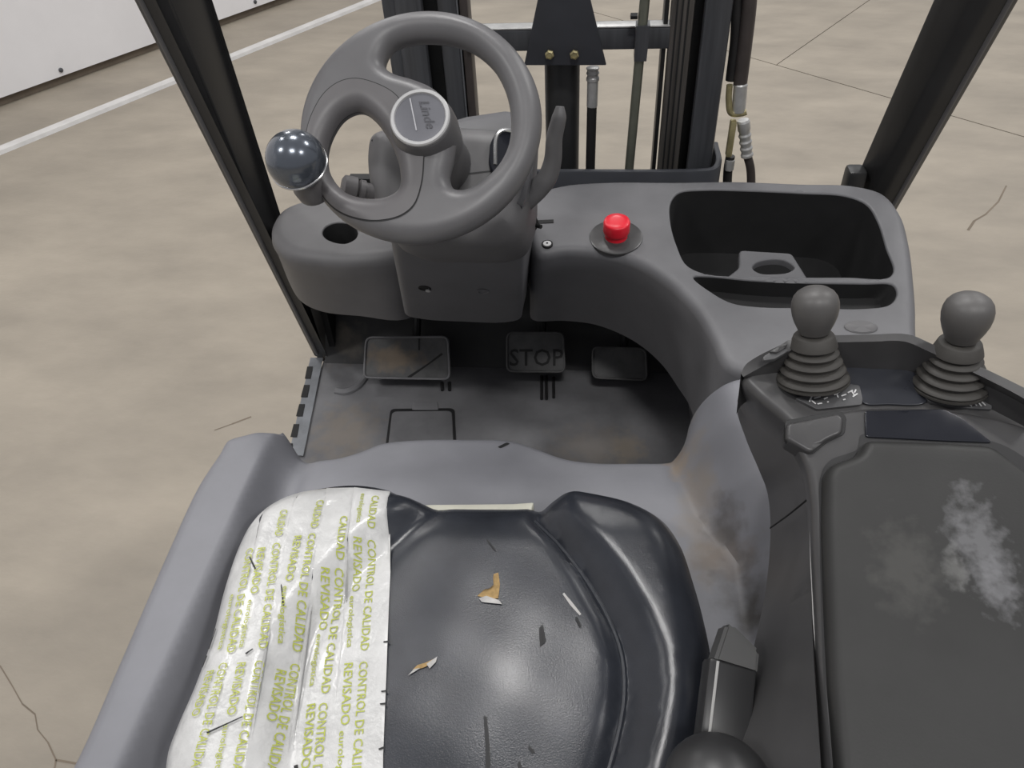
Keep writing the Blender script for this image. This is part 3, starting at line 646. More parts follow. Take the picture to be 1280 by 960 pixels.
# ignition switch on the right edge of the column
link('ignition_lock', lathe([(.011, -.01), (.011, .006), (.008, .010), (.003, .010), (.003, .022), (0, .022)], (-0.0051,0.9447,1.1057), (.75, -.6, .1), 16), 'black', t)
def well(h, depth, shrink, zoff=-.003, n=(0, -.15, 1)):
    f = Field(h, n=n, k=5, r=.001); q = f.out; c = q.mean(0); bm = bmesh.new(); prev = None
    for dz, sc in ((zoff, 1.0), (-depth*.85, 1-shrink*.7), (-depth, 1-shrink)):
        r_ = [bm.verts.new(p) for p in f.world(c+(q-c)*sc, np.full(len(q), dz))]
        if prev:
            for i in range(len(q)): bm.faces.new([prev[i], prev[(i+1) % len(q)], r_[(i+1) % len(q)], r_[i]])
        prev = r_
    bm.faces.new(prev); bmesh.ops.recalc_face_normals(bm, faces=bm.faces); bmesh.ops.reverse_faces(bm, faces=bm.faces); return bm
# left pod
pt = [(-0.5065,1.1744,0.955),(-0.5182,1.2267,0.955),(-0.5104,1.2697,0.955),(-0.4779,1.2984,0.955),(-0.4013,1.3118,0.955),(-0.3187,1.2994,0.955),(-0.2319,1.2537,0.955),(-0.1979,1.1461,0.955),(-0.2536,1.1032,0.955),(-0.3274,1.0864,0.955),(-0.3925,1.0902,0.955),(-0.4475,1.1047,0.955),(-0.4795,1.1306,0.955)]
pb = [(-0.5643,1.31,0.81), (-0.5874,1.3798,0.81), (-.50, 1.25, .81), (-.45, 1.30, .81), (-.38, 1.30, .81), (-.30, 1.30, .81), (-.22, 1.30, .81), (-.20, 1.2, .81)]+[(-0.2564,1.1057,0.81),(-0.3466,1.1128,0.81),(-0.4192,1.1232,0.81),(-0.4707,1.1527,0.81),(-0.5204,1.2223,0.81)]
ph = [(-0.3381,1.1685,0.955),(-0.3384,1.1465,0.955),(-0.3509,1.1329,0.955),(-0.3691,1.1352,0.955),(-0.3904,1.1484,0.955),(-0.4032,1.1675,0.955),(-0.4037,1.1901,0.955),(-0.3911,1.2046,0.955),(-0.3699,1.2049,0.955),(-0.3497,1.1908,0.955)]
poF = Field(pt, r=.024, hr=.003, holes=[ph], k=5)
pmid = [tuple(np.array(a)*.62+np.array(b)*.38) for a, b in zip(pt, pb)]
po = tag(link('side_pod', poF.plate(step=.012, skirts=[pmid, pb], hole_depth=.004, cap=False), 'dashl', t, sharp=50), 'rounded grey pod with a round pocket left of the column')
link('pocket_shade_liner', well(ph, .09, .1, n=(0, 0, 1)), 'pocket', po)  # black liner puts the shade of the hole into its wall colour

# ================================================================== steering wheel
NW = np.array((0, -.6428, .766)); WO = np.array((-.1115, .8111, 1.3041)); EY = np.array((0, .766, .6428))
circ = [tuple(WO+.1365*(math.cos(-a)*np.array((1, 0, 0))+math.sin(-a)*EY)) for a in (2*math.pi*j/28 for j in range(28))]
h1 = [(-0.1543,0.8728,1.3558),(-0.1477,0.8817,1.3633),(-0.1332,0.8868,1.3676),(-0.1111,0.8887,1.3692),(-0.0805,0.886,1.367),(-0.0552,0.8782,1.3604),(-0.0315,0.8616,1.3465),(-0.0159,0.8395,1.3279),(-0.0091,0.8148,1.3072),(-0.0114,0.7912,1.2874),(-0.0218,0.7735,1.2725),(-0.0405,0.7593,1.2607),(-0.0578,0.753,1.2553),(-0.0686,0.7544,1.2565),(-0.0736,0.7628,1.2636),(-0.0704,0.7806,1.2785),(-0.0692,0.8022,1.2966),(-0.0731,0.8203,1.3118),(-0.0831,0.8335,1.3229),(-0.0995,0.8446,1.3322),(-0.1221,0.8523,1.3386),(-0.1438,0.8577,1.3432),(-0.1546,0.8645,1.3489)]
h2 = [(-0.1806,0.8239,1.3149),(-0.1622,0.815,1.3074),(-0.1461,0.7989,1.2938),(-0.1367,0.7851,1.2823),(-0.1299,0.7692,1.269),(-0.1295,0.7536,1.2558),(-0.1416,0.7464,1.2498),(-0.1678,0.7449,1.2486),(-0.1913,0.7513,1.2539),(-0.2094,0.7671,1.2672),(-0.215,0.7852,1.2824),(-0.2103,0.8035,1.2977),(-0.1978,0.8189,1.3106)]
def wz(p): return np.full(len(p), .018)
whF = Field(circ, n=NW, holes=[h1, h2], r=.018, hr=.018, k=6, zf=wz, o=tuple(WO))
t = thing('steering_wheel', 'grey steering wheel with asymmetric spokes, round emblem and black spinner knob', 'steering wheel', tuple(WO))
link('rim', whF.plate(both=True, step=.006), 'wheel', t, sharp=60)
ins = cr([(-0.2347,0.786,1.3065),(-0.2293,0.8047,1.3222),(-0.2174,0.8228,1.3374),(-0.201,0.8329,1.3459),(-0.1829,0.8356,1.3482),(-0.1597,0.831,1.3443),(-0.139,0.8221,1.3368),(-0.1311,0.8141,1.3301),(-0.1353,0.7998,1.3181),(-0.1296,0.7848,1.3055),(-0.1165,0.7776,1.2995),(-0.1028,0.7734,1.2959),(-0.101,0.7607,1.2853),(-0.1021,0.7412,1.2689),(-0.1087,0.7239,1.2544),(-0.122,0.7149,1.2468),(-0.1436,0.7106,1.2433),(-0.1659,0.7119,1.2444),(-0.1916,0.7194,1.2507),(-0.2108,0.7319,1.2612),(-0.2246,0.7517,1.2777),(-0.2319,0.7687,1.2921)], 5)
gq = whF.loc(ins); gcen = gq.mean(0)
def insert_bm(poly, off):
    bm = bmesh.new(); q = ccw(poly); hl = whF.holes[1]; pts = list(q)+list(hl); loops = [list(range(len(q))), list(range(len(q), len(q)+len(hl)))]
    for th in (20, 35, 50, 65, 80, 95):
        tt = np.roll(hl, -1, 0)-np.roll(hl, 1, 0); tt /= np.linalg.norm(tt, axis=1)[:, None]
        r_ = hl-np.stack([-tt[:, 1], tt[:, 0]], 1)*.018*(1-math.cos(math.radians(th)))
        ok = inside(r_, q) & ~inside(r_, hl) & (pdist(r_, hl) > .9*.018*(1-math.cos(math.radians(th)))); pts += list(r_[ok & (pdist(r_, q) > .002)])
    lo, hi = q.min(0), q.max(0); gx, gy = np.meshgrid(np.arange(lo[0], hi[0], .005), np.arange(lo[1], hi[1], .005)); gg = np.stack([gx.ravel(), gy.ravel()], 1)
    gg = gg[inside(gg, q) & ~inside(gg, hl)]; gg = gg[(pdist(gg, q) > .002) & (pdist(gg, hl) > .018)]; pts += list(gg)
    V, T = cdt(np.array(pts), loops); c = V[T].mean(1); T = T[inside(c, q) & ~inside(c, hl)]
    Wd = whF.world(V, whF.H(V)+off); vs = {}
    for tri in T:
        for i in tri:
            if i not in vs: vs[i] = bm.verts.new(Wd[i])
        try: bm.faces.new([vs[i] for i in tri])
        except ValueError: pass
    bmesh.ops.recalc_face_normals(bm, faces=bm.faces)
    if sum(f.normal.dot(Vector(NW)) for f in bm.faces) < 0: bmesh.ops.reverse_faces(bm, faces=bm.faces)
    return bm
link('spoke_insert', insert_bm(gq, .0014), 'insert', t, sharp=60)
link('insert_groove', insert_bm(gcen+(gq-gcen)*1.018, .0005), 'seam', t, sharp=60)
hc = np.array((-0.1031,0.7816,1.3263)); hb = hc-NW*.036
hub = link('hub', lathe([(.036, -.03), (.037, .004), (.0362, .017), (.035, .024), (.0338, .030), (.0328, .0335), (.030, .036)], tuple(hb), tuple(NW), 40), 'wheel', t)
link('emblem_ring', lathe([(.0325, .033), (.0325, .0368), (.0312, .0382), (.0283, .0382), (.0272, .0366), (.0272, .033)], tuple(hb), tuple(NW), 48), 'ring', hub)
link('emblem_cap', lathe([(.0272, .032), (.0272, .0366), (.018, .0373), (0, .0376)], tuple(hb), tuple(NW), 40), 'emblem', hub)
bm = text_on('Linde', (-0.105,0.7949,1.3375), (-0.0944,0.7704,1.317), n=NW, off=.0022, height=.0105, shear=.35)
tag(link('lettering', bm, 'engrave', hub, smooth=False), 'script Linde lettering on the emblem')
bm = bmesh.new(); ua, ub = Vector((-0.1149,0.7978,1.3399)), Vector((-0.1056,0.7698,1.3164)); dd = (ub-ua).cross(Vector(NW)).normalized()*.0007
bm.faces.new([bm.verts.new(p+Vector(NW)*.0022) for p in (ua-dd, ub-dd, ub+dd, ua+dd)]); bm.normal_update()
if bm.faces[:][0].normal.dot(Vector(NW)) < 0: bmesh.ops.reverse_faces(bm, faces=bm.faces[:])
link('emblem_underline', bm, 'engravel', hub, smooth=False)
kc = np.array((-0.2304,0.7313,1.3024)); kf = np.array((-0.2285,0.7548,1.2569)); ax = kc-kf; ln_ = np.linalg.norm(ax)
kn = tag(link('spinner_knob', lathe([(.0315*math.sin(math.pi*j/24), ln_-.0315*math.cos(math.pi*j/24)) for j in range(3, 25)], tuple(kf), tuple(ax), 40), 'knob', t), 'glossy black ball knob on the left of the rim')
link('knob_stem', lathe([(.020, -.004), (.021, .008), (.0165, .016), (.0145, ln_-.028)], tuple(kf), tuple(ax), 28), 'insert', kn)
link('knob_band', ring_tube(tuple(kf+ax/ln_*(ln_-.009)), tuple(ax), .0303, .0016), 'chrome', kn)

# ================================================================== right dashboard
ND = (0, -.15, 1)
dT = [(-0.0257,1.2099,1.0115),(0.0233,1.2399,1.016),(0.1075,1.2517,1.0178),(0.219,1.2518,1.0178),(0.3288,1.2542,1.0181),(0.4357,1.2474,1.0171),(0.5196,1.2431,1.0165),(0.5672,1.221,1.0132),(0.585,1.17,1.0055),(0.582,1.0942,0.9941),(0.5692,1.0116,0.9817),(0.5503,0.9196,0.9679)]
dT += [(0.5254,0.8433,0.9565),(0.454,0.8125,0.9519),(0.3698,0.8095,0.9514),(0.3062,0.8102,0.9515),(0.2735,0.8278,0.9542)]
dE = [(0.2581,0.8801,0.962),(0.2349,0.9408,0.9711),(0.1972,0.9953,0.9793),(0.1491,1.0384,0.9858),(0.096,1.0584,0.9888),(0.0444,1.0635,0.9895),(-0.0043,1.0549,0.9882),(-0.0216,1.0963,0.9944),(-0.0258,1.1526,1.0029)]
low = [(p[0], p[1], p[2]-.2) for p in dT]
dB = [(0.256,0.9326,0.76), (0.2377,0.9914,0.76), (0.2084,1.0609,0.76), (0.1615,1.1214,0.76), (0.0943,1.1656,0.76), (0.0327,1.1763,0.76), (-0.0277,1.1769,0.76), (-.035, 1.23, .76), (-.035, 1.26, .76)]
dM = [tuple(np.array(a)*.72+np.array(b)*.28+np.array((0, -.012, .012))) for a, b in zip(dE, dB)]
tray = [(0.2111,1.1399,1.001),(0.2147,1.1888,1.0083),(0.2308,1.2154,1.0123),(0.2718,1.2223,1.0133),(0.3522,1.2203,1.013),(0.4372,1.214,1.0121),(0.5012,1.2077,1.0112),(0.5318,1.1864,1.008),(0.5412,1.141,1.0011),(0.5403,1.0747,0.9912),(0.5396,1.0234,0.9835),(0.5256,1.0072,0.9811),(0.47,1.0079,0.9812),(0.3994,1.0065,0.981),(0.3282,1.0068,0.981),(0.2624,1.0109,0.9816),(0.2331,1.0287,0.9843),(0.2184,1.0777,0.9917)]
slot = [(0.2401,1.0033,0.9805),(0.262,1.0055,0.9808),(0.3272,0.9979,0.9797),(0.4093,0.9944,0.9792),(0.4906,0.9943,0.9791),(0.5306,0.9934,0.979),(0.5332,0.9747,0.9762),(0.5178,0.951,0.9727),(0.4801,0.9419,0.9713),(0.401,0.9416,0.9712),(0.3324,0.9416,0.9712),(0.2927,0.9489,0.9723),(0.2653,0.9704,0.9756)]
dsF = Field(dT+dE, n=ND, holes=[tray, slot], r=.016, hr=.0035, k=5)
t = thing('dashboard', 'grey plastic dashboard on the right with deep black storage tray', 'dashboard', (.27, 1.1, .75))
tag(link('housing', dsF.plate(step=.012, skirts=[low+dM, [(p[0], p[1], p[2]-.05) for p in low]+dB], hole_depth=.004, cap=False), 'dash', t, sharp=50), 'moulded grey dash panel curving down over the footwell')
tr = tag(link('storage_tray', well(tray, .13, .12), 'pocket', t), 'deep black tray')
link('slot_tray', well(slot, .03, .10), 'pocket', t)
chh = [(0.4018,1.053,0.9679),(0.3904,1.0417,0.9662),(0.3691,1.0376,0.9656),(0.3473,1.039,0.9658),(0.3375,1.0499,0.9675),(0.3452,1.0632,0.9695),(0.366,1.0711,0.9707),(0.3882,1.0696,0.9704)]
chF = Field(rpoly([(0.3209,1.0936,0.974),(0.4031,1.0871,0.9731),(0.4202,1.0223,0.9633),(0.2918,1.0251,0.9638),(0.3166,1.0514,0.9677)], .008), n=ND, holes=[cr(chh, 4)], r=.004, hr=.003, raw=2)
link('cup_holder', chF.plate(.012, .010, cap=False), 'dash', tr)
cp = np.array((0.4676,0.9017,0.9653))
pcb = lathe([(.0225, -.002), (.0225, .002), (.020, .0035), (0, .004)], tuple(cp), ND, 32); pcb.transform(Matrix.Translation(cp) @ Matrix.Diagonal((1, .5, 1, 1)) @ Matrix.Translation(-Vector(cp)))
tag(link('plug_cap', pcb, 'dashl', t), 'round grey plug set in the dash by the joystick')
bm = slab([(-0.0123,1.1357,1.0004),(0.0172,1.1381,1.0007),(0.0177,1.1297,0.9995),(-0.0118,1.1273,0.9991)], ND, .001); bm.transform(Matrix.Translation((0, 0, .0012)))
link('lock_mark', bm, 'pocket', t, smooth=False)
sc = np.array((0.0108,1.063,0.9894)); nsc = (0, -.5, .87)
sp = np.array(dsF.on([(0.0101,1.0747,0.9912)], .001)[0])
k_ = link('lock_screw', lathe([(.0092, -.004), (.0092, .0016), (.0075, .0022), (.0072, .0008)], tuple(sp), ND, 24), 'pocket', t)
link('screw_face', lathe([(.0066, 0), (.0066, .0022), (.0025, .0026), (0, .0026)], tuple(sp), ND, 20), 'white', k_)
link('screw_dot', lathe([(.0018, .002), (.0018, .0032), (0, .0032)], tuple(sp), ND, 10), 'pocket', k_)
# red button
bc = np.array((0.1215,1.0941,0.9941)); t = thing('emergency_stop_button', 'red mushroom push button on a dark round plate on the dash', 'button', tuple(bc), None)
link('base_plate', lathe([(.043, -.003), (.043, .0018), (.041, .003), (0, .003)], tuple(bc), ND, 40), 'arm', t)
link('collar', lathe([(.0185, .002), (.0185, .011), (.018, .012), (0, .012)], tuple(bc), ND, 32), 'red', t)
link('button_cap', lathe([(.018, .0115), (.0205, .0125), (.0215, .015), (.0215, .0305), (.0207, .033), (.019, .0342), (.010, .0348), (0, .035)], tuple(bc), ND, 40), 'red', t, sharp=50)

# ================================================================== seat
vy = np.array([(0.0305,0.5492,0.98),(0.0575,0.5128,0.98),(0.0887,0.4681,0.98),(0.1126,0.4223,0.98),(0.1246,0.3841,0.98),(0.1262,0.3441,0.98),(0.12,0.3068,0.98),(0.1082,0.2653,0.98),(0.0969,0.2213,0.98),(0.0887,0.1712,0.98)])
mx_ = -.03
def seat_z(p):
    x, y = p[:, 0], p[:, 1]; xr = np.interp(y, vy[::-1, 1], vy[::-1, 0]); xl = 2*mx_-xr
    h = .020*sst(x, xr+.002, xr+.045)+.020*sst(-x, -xl+.002, -xl+.045)
    h -= .010*np.exp(-((x-xr)/.009)**2)+.003*np.exp(-((x-xl)/.012)**2)
    h += .006*np.exp(-((x-.012)/.09)**2-((y-.35)/.11)**2)
    h -= .008*sst(y, .51, .58)
    h += .0005*np.sin(x*55+y*20)*np.sin(y*41-x*18)*sst(.5-np.abs(y-.3), .2, .4)
    return h
so = [(-0.3082,0.4881,0.955),(-0.3035,0.5166,0.955),(-0.2812,0.5452,0.955),(-0.2432,0.5657,0.955),(-0.1963,0.5758,0.955),(-0.1559,0.5717,0.955),(-0.1377,0.5641,0.955),(-0.091,0.5619,0.955),(-0.0341,0.5638,0.955),(0.0127,0.5676,0.955),(0.0375,0.5751,0.955),(0.0588,0.5823,0.955),(0.0963,0.5783,0.955),(0.1396,0.5665,0.955),(0.1729,0.5432,0.955),(0.1926,0.5096,0.955),(0.2029,0.4696,0.955),(0.2095,0.426,0.955),(0.2123,0.3915,0.955),(0.2087,0.3548,0.955),(0.1985,0.3095,0.955),(0.1833,0.2612,0.955),(0.1683,0.2175,0.955),(0.1473,0.1771,0.955),(-0.0119,0.1534,0.955),(-0.2186,0.1522,0.955),(-0.27,0.2132,0.955),(-0.29,0.2553,0.955),(-0.2922,0.2842,0.955),(-0.2915,0.3233,0.955),(-0.2952,0.3743,0.955),(-0.3036,0.4306,0.955)]
so = [(p[0], p[1]+.016*float(sst(p[1], .47, .55)), p[2]) for p in so]
stF = Field(so, r=.038, zf=seat_z, k=8)
t = thing('operator_seat', 'black vinyl operator seat cushion with torn cover and tape on its left side', 'seat', (-.03, .33, .87))
link('seat_cushion', stF.plate(step=.008, skirts=[[(p[0], p[1], .905) for p in so], [(p[0]*.97, p[1]*.98, .875) for p in so]]), 'seat', t, sharp=60)
# welt seam on the right bolster
vs_ = [tuple(p) for p in stF.on([(0.0271,0.5467,0.98),(0.0575,0.5128,0.98),(0.0887,0.4681,0.98),(0.1126,0.4223,0.98),(0.1246,0.3841,0.98),(0.1262,0.3441,0.98),(0.12,0.3068,0.98),(0.1082,0.2653,0.98)], .0006)]
link('bolster_seam', tube(vs_, .0032, 8), 'seat', t)
link('foam_edge', slab([(-0.1286,0.5741,0.93),(-0.1065,0.5778,0.93),(-0.0043,0.5848,0.93),(0.0227,0.5888,0.93),(0.0171,0.5605,0.93),(-0.1166,0.5528,0.93)], (0, 0, 1), .02, .003), 'pale', t)
sw = [[(-0.1477,0.5706,0.98),(-0.1234,0.4601,0.98),(-0.1165,0.4214,0.98),(-0.1006,0.336,0.98),(-0.0887,0.2704,0.98),(-0.0668,0.1689,0.98),(-0.1209,0.1645,0.98),(-0.1374,0.2668,0.98),(-0.1646,0.4183,0.98),(-0.1896,0.5683,0.98)],
 [(-0.1867,0.5685,0.98),(-0.1621,0.4185,0.98),(-0.1353,0.267,0.98),(-0.1191,0.1646,0.98),(-0.1585,0.1614,0.98),(-0.175,0.264,0.98),(-0.1979,0.4162,0.98),(-0.2231,0.5665,0.98)],
 [(-0.2192,0.5668,0.98),(-0.1954,0.4163,0.98),(-0.1721,0.2642,0.98),(-0.1566,0.1616,0.98),(-0.1868,0.1591,0.98),(-0.2064,0.2617,0.98),(-0.2331,0.4139,0.98),(-0.2586,0.5646,0.98)],
 [(-0.2538,0.5649,0.98),(-0.2306,0.4141,0.98),(-0.2042,0.2618,0.98),(-0.1843,0.1593,0.98),(-0.2216,0.1563,0.98),(-0.2443,0.2588,0.98),(-0.2659,0.4118,0.98),(-0.2953,0.5627,0.98)],
 [(-0.2914,0.5629,0.98),(-0.2633,0.412,0.98),(-0.2422,0.259,0.98),(-0.2197,0.1564,0.98),(-0.2692,0.1524,0.98),(-0.3201,0.2532,0.98),(-0.3277,0.4079,0.98),(-0.3438,0.5601,0.98)]]
words = [
 [('CALIDAD', (-0.1627,0.5521,0.985), (-0.157,0.5052,0.985), 1), ('CONTROL DE CALIDAD', (-0.1552,0.4943,0.985), (-0.1338,0.3671,0.985), 1), ('CONTROL DE CALIDAD', (-0.1316,0.3555,0.985), (-0.11,0.2351,0.985), 1),
  ('REVISADO', (-0.1689,0.4914,0.985), (-0.1602,0.4344,0.985), 1), ('eurologistica', (-0.1604,0.4286,0.985), (-0.148,0.3695,0.985), .85), ('REVISADO', (-0.1459,0.3528,0.985), (-0.1342,0.2931,0.985), 1), ('eurologistica', (-0.1336,0.2881,0.985), (-0.1216,0.2298,0.985), .85), ('eurologistica', (-0.1766,0.5549,0.985), (-0.1697,0.5089,0.985), .85)],
 [('CALIDAD', (-0.1901,0.5167,0.985), (-0.1818,0.4631,0.985), 1), ('CONTROL DE CALIDAD', (-0.1813,0.455,0.985), (-0.1611,0.3213,0.985), 1), ('CONTROL DE CALIDAD', (-0.1599,0.3122,0.985), (-0.1377,0.1953,0.985), 1),
  ('REVISADO', (-0.1939,0.4502,0.985), (-0.1833,0.3882,0.985), 1), ('eurologistica', (-0.1836,0.3837,0.985), (-0.1747,0.3282,0.985), .85), ('REVISADO', (-0.1715,0.3106,0.985), (-0.16,0.2528,0.985), 1)],
 [('CALIDAD', (-0.2249,0.5403,0.985), (-0.2198,0.4982,0.985), 1), ('CONTROL DE CALIDAD', (-0.2193,0.4906,0.985), (-0.2009,0.3608,0.985), 1), ('CONTROL DE CALIDAD', (-0.1987,0.3492,0.985), (-0.1848,0.2378,0.985), 1),
  ('REVISADO', (-0.2344,0.4864,0.985), (-0.2263,0.4284,0.985), 1), ('eurologistica', (-0.2261,0.4226,0.985), (-0.2135,0.3626,0.985), .85), ('REVISADO', (-0.2079,0.3387,0.985), (-0.2004,0.2883,0.985), 1)],
 [('CALIDAD', (-0.2617,0.5218,0.985), (-0.2568,0.4851,0.985), 1), ('CONTROL DE CALIDAD', (-0.2553,0.4755,0.985), (-0.2285,0.3522,0.985), 1), ('CONTROL DE CALIDAD', (-0.2268,0.3407,0.985), (-0.2107,0.2312,0.985), 1),
  ('REVISADO', (-0.27,0.4683,0.985), (-0.2581,0.411,0.985), 1), ('eurologistica', (-0.2574,0.4044,0.985), (-0.2477,0.3517,0.985), .85), ('REVISADO', (-0.2435,0.3363,0.985), (-0.2349,0.2858,0.985), 1), ('eurologistica', (-0.2343,0.2786,0.985), (-0.2258,0.2301,0.985), .85)],
 [('CONTROL DE CALIDAD', (-0.2833,0.4675,0.985), (-0.2581,0.3452,0.985), 1), ('CONTROL DE CALIDAD', (-0.2606,0.3351,0.985), (-0.2484,0.2329,0.985), 1), ('eurologistica', (-0.2806,0.4114,0.985), (-0.2695,0.3494,0.985), .85), ('REVISADO', (-0.272,0.3278,0.985), (-0.2688,0.2834,0.985), 1)]]
labs = ['white tape strip with green print, next to the bare vinyl', 'white tape strip with green print, second from the bare vinyl', 'white tape strip with green print, middle of the five', 'white tape strip with green print, second from the outer edge', 'white tape strip with green print, wrapped over the outer edge']
for i in range(5):
    off = .0010+.00035*(4-i)
    ts = tag(link('tape_strip', stF.overlay(sw[i], off, .005, hang=.055), 'tape', t, sharp=60), labs[i])
    bm = bmesh.new()
    for s_, a, b, q in words[i]: text_on(s_, a, b, stF, off=.0032, bm=bm, height=(.0084 if s_ != 'eurologistica' else .0056))
    link('lettering', bm, 'print', ts, smooth=False)
def patch(name, pts, m, off, lab=None):
    o = link(name, stF.overlay(np.array(pts), off, .005), m, t)
    if lab: tag(o, lab)
patch('cover_tear', [(-0.0254,0.4362,0.985),(-0.0183,0.4453,0.985),(-0.0119,0.4476,0.985),(-0.0113,0.4644,0.985),(-0.0065,0.4667,0.985),(-0.0032,0.452,0.985),(-0.003,0.4348,0.985),(-0.0102,0.4334,0.985),(-0.017,0.4348,0.985)], 'foam', .0012, 'torn hole showing yellow foam')
patch('tear_flap', [(-0.0234,0.4335,0.985),(-0.0156,0.4368,0.985),(-0.0019,0.432,0.985),(0.0018,0.4276,0.985),(-0.0195,0.429,0.985)], 'vwhite', .0016)
patch('tear_flap', [(-0.022,0.4421,0.985),(-0.0161,0.4552,0.985),(-0.0121,0.4634,0.985),(-0.0096,0.4497,0.985),(-0.0132,0.4446,0.985)], 'seat', .0035)
patch('cover_tear', [(-0.0777,0.351,0.985),(-0.074,0.3561,0.985),(-0.0661,0.3591,0.985),(-0.0576,0.3638,0.985),(-0.059,0.3588,0.985),(-0.0681,0.3533,0.985)], 'foam', .0012, 'small slit showing foam near the tape')
patch('tear_flap', [(-0.065,0.3576,0.985),(-0.0556,0.3656,0.985),(-0.0561,0.3598,0.985),(-0.0611,0.3529,0.985)], 'vwhite', .0016)
patch('tear_flap', [(-0.0811,0.3451,0.985),(-0.0763,0.3519,0.985),(-0.0704,0.3531,0.985),(-0.0757,0.3487,0.985)], 'vwhite', .0015)
for q in ([(0.0416,0.403,0.985),(0.0452,0.4076,0.985),(0.0495,0.3888,0.985),(0.0437,0.3824,0.985)], [(0.0793,0.4197,0.985),(0.0836,0.4093,0.985),(0.0821,0.4074,0.985),(0.0771,0.4169,0.985)], [(-0.0237,0.5107,0.985),(-0.0124,0.4963,0.985),(-0.014,0.4951,0.985),(-0.0243,0.5085,0.985)],
          [(-0.003,0.31,0.985),(-0.0002,0.3102,0.985),(0.006,0.2822,0.985),(0.01,0.2545,0.985),(0.0059,0.2542,0.985),(0.0014,0.2853,0.985)], [(0.0404,0.2882,0.985),(0.0464,0.2825,0.985),(0.0437,0.2809,0.985),(0.0399,0.2854,0.985)], [(0.0332,0.2741,0.985),(0.0391,0.2613,0.985),(0.0358,0.2604,0.985),(0.0315,0.2706,0.985)]):
    patch('vinyl_nick', q, 'scratch', .0008)
patch('vinyl_scratch', [(0.0647,0.4466,0.985),(0.0741,0.435,0.985),(0.0832,0.4227,0.985),(0.0817,0.4208,0.985),(0.0718,0.432,0.985),(0.0632,0.4446,0.985)], 'vwhite', .0009)

for q in ([(-0.1127,0.3788,0.985),(-0.1058,0.3801,0.985),(-0.1054,0.3784,0.985),(-0.1123,0.3771,0.985)], [(-0.1033,0.3277,0.985),(-0.0967,0.329,0.985),(-0.0964,0.3274,0.985),(-0.1029,0.3262,0.985)], [(-0.1019,0.3155,0.985),(-0.0962,0.3167,0.985),(-0.0957,0.3145,0.985),(-0.1009,0.3141,0.985)], [(-0.0939,0.2748,0.985),(-0.0887,0.2773,0.985),(-0.0883,0.2752,0.985),(-0.0929,0.2735,0.985)],
          [(-0.2472,0.2698,0.985),(-0.2199,0.2862,0.985),(-0.2189,0.2855,0.985),(-0.2459,0.2685,0.985)], [(-0.1674,0.2557,0.985),(-0.1643,0.2572,0.985),(-0.1558,0.2419,0.985),(-0.1606,0.2416,0.985)], [(-0.2751,0.4575,0.985),(-0.2624,0.4419,0.985),(-0.2637,0.4408,0.985),(-0.2752,0.4554,0.985)], [(-0.2287,0.4253,0.985),(-0.2179,0.4005,0.985),(-0.2196,0.4003,0.985),(-0.2289,0.4233,0.985)], [(-0.2853,0.356,0.985),(-0.286,0.3778,0.985),(-0.2844,0.3762,0.985),(-0.283,0.3544,0.985)],
          [(-0.283,0.3352,0.985),(-0.2838,0.3484,0.985),(-0.2815,0.3469,0.985),(-0.2815,0.3353,0.985)], [(-0.2393,0.3465,0.985),(-0.234,0.3518,0.985),(-0.2329,0.3511,0.985),(-0.2379,0.3449,0.985)]):
    link('tape_crease', stF.overlay(np.array(q), .0034, .005), 'scratch', t)

# ================================================================== buckle
ba, bb = np.array((0.1967,0.2544,0.985)), np.array((0.2152,0.3579,1.03)); bd = Vector(bb-ba).normalized(); bx = Vector((1, .1, -.1)); bx = (bx-bd*bx.dot(bd)).normalized(); bz = bx.cross(bd)
def bmx(o): return Matrix(((bx.x, bd.x, bz.x, o[0]), (bx.y, bd.y, bz.y, o[1]), (bx.z, bd.z, bz.z, o[2]), (0, 0, 0, 1)))
t = thing('belt_buckle', 'black seat belt buckle standing between seat and armrest', 'buckle', tuple(ba))
LB = np.linalg.norm(bb-ba)
link('buckle_body', box((-.021, 0, -.013), (.021, LB*.86, .011), .004, mtx=bmx(ba)), 'buckle', t)
cap_ = bmesh.new(); q = [(-.017, .0), (.021, -.002), (.021, .018), (-.004, .034), (-.010, .034)]
cap_ = prism([Vector((x, y+LB*.83, .012)) for x, y in q], [Vector((x, y+LB*.83, -.013)) for x, y in q]); bmesh.ops.bevel(cap_, geom=cap_.edges[:], offset=.003, segments=2, affect='EDGES'); cap_.transform(bmx(ba))
link('release_cap', cap_, 'buckletop', t)
link('edge_bead', tube([tuple(bmx(ba)@Vector((-.0135, y, .0115))) for y in (LB*.02, LB*.3, LB*.6, LB*.84)], .0013, 6), 'edge', t)
link('stalk_bellows', lathe([(.011+.003*(j % 2), .006*j) for j in range(9)], tuple(bmx(ba)@Vector((.032, .0, -.02))), bd, 16), 'brass', t)
kc_ = np.array((0.1875,0.2296,1.05))
tag(link('restraint_knob', lathe([(.040*math.sin(math.pi*j/20)*1.0, -.030*math.cos(math.pi*j/20)) for j in range(0, 21)], tuple(kc_), (0, .1, 1), 36), 'buckle'),
   'rounded black knob head in front of the belt buckle', 'knob')

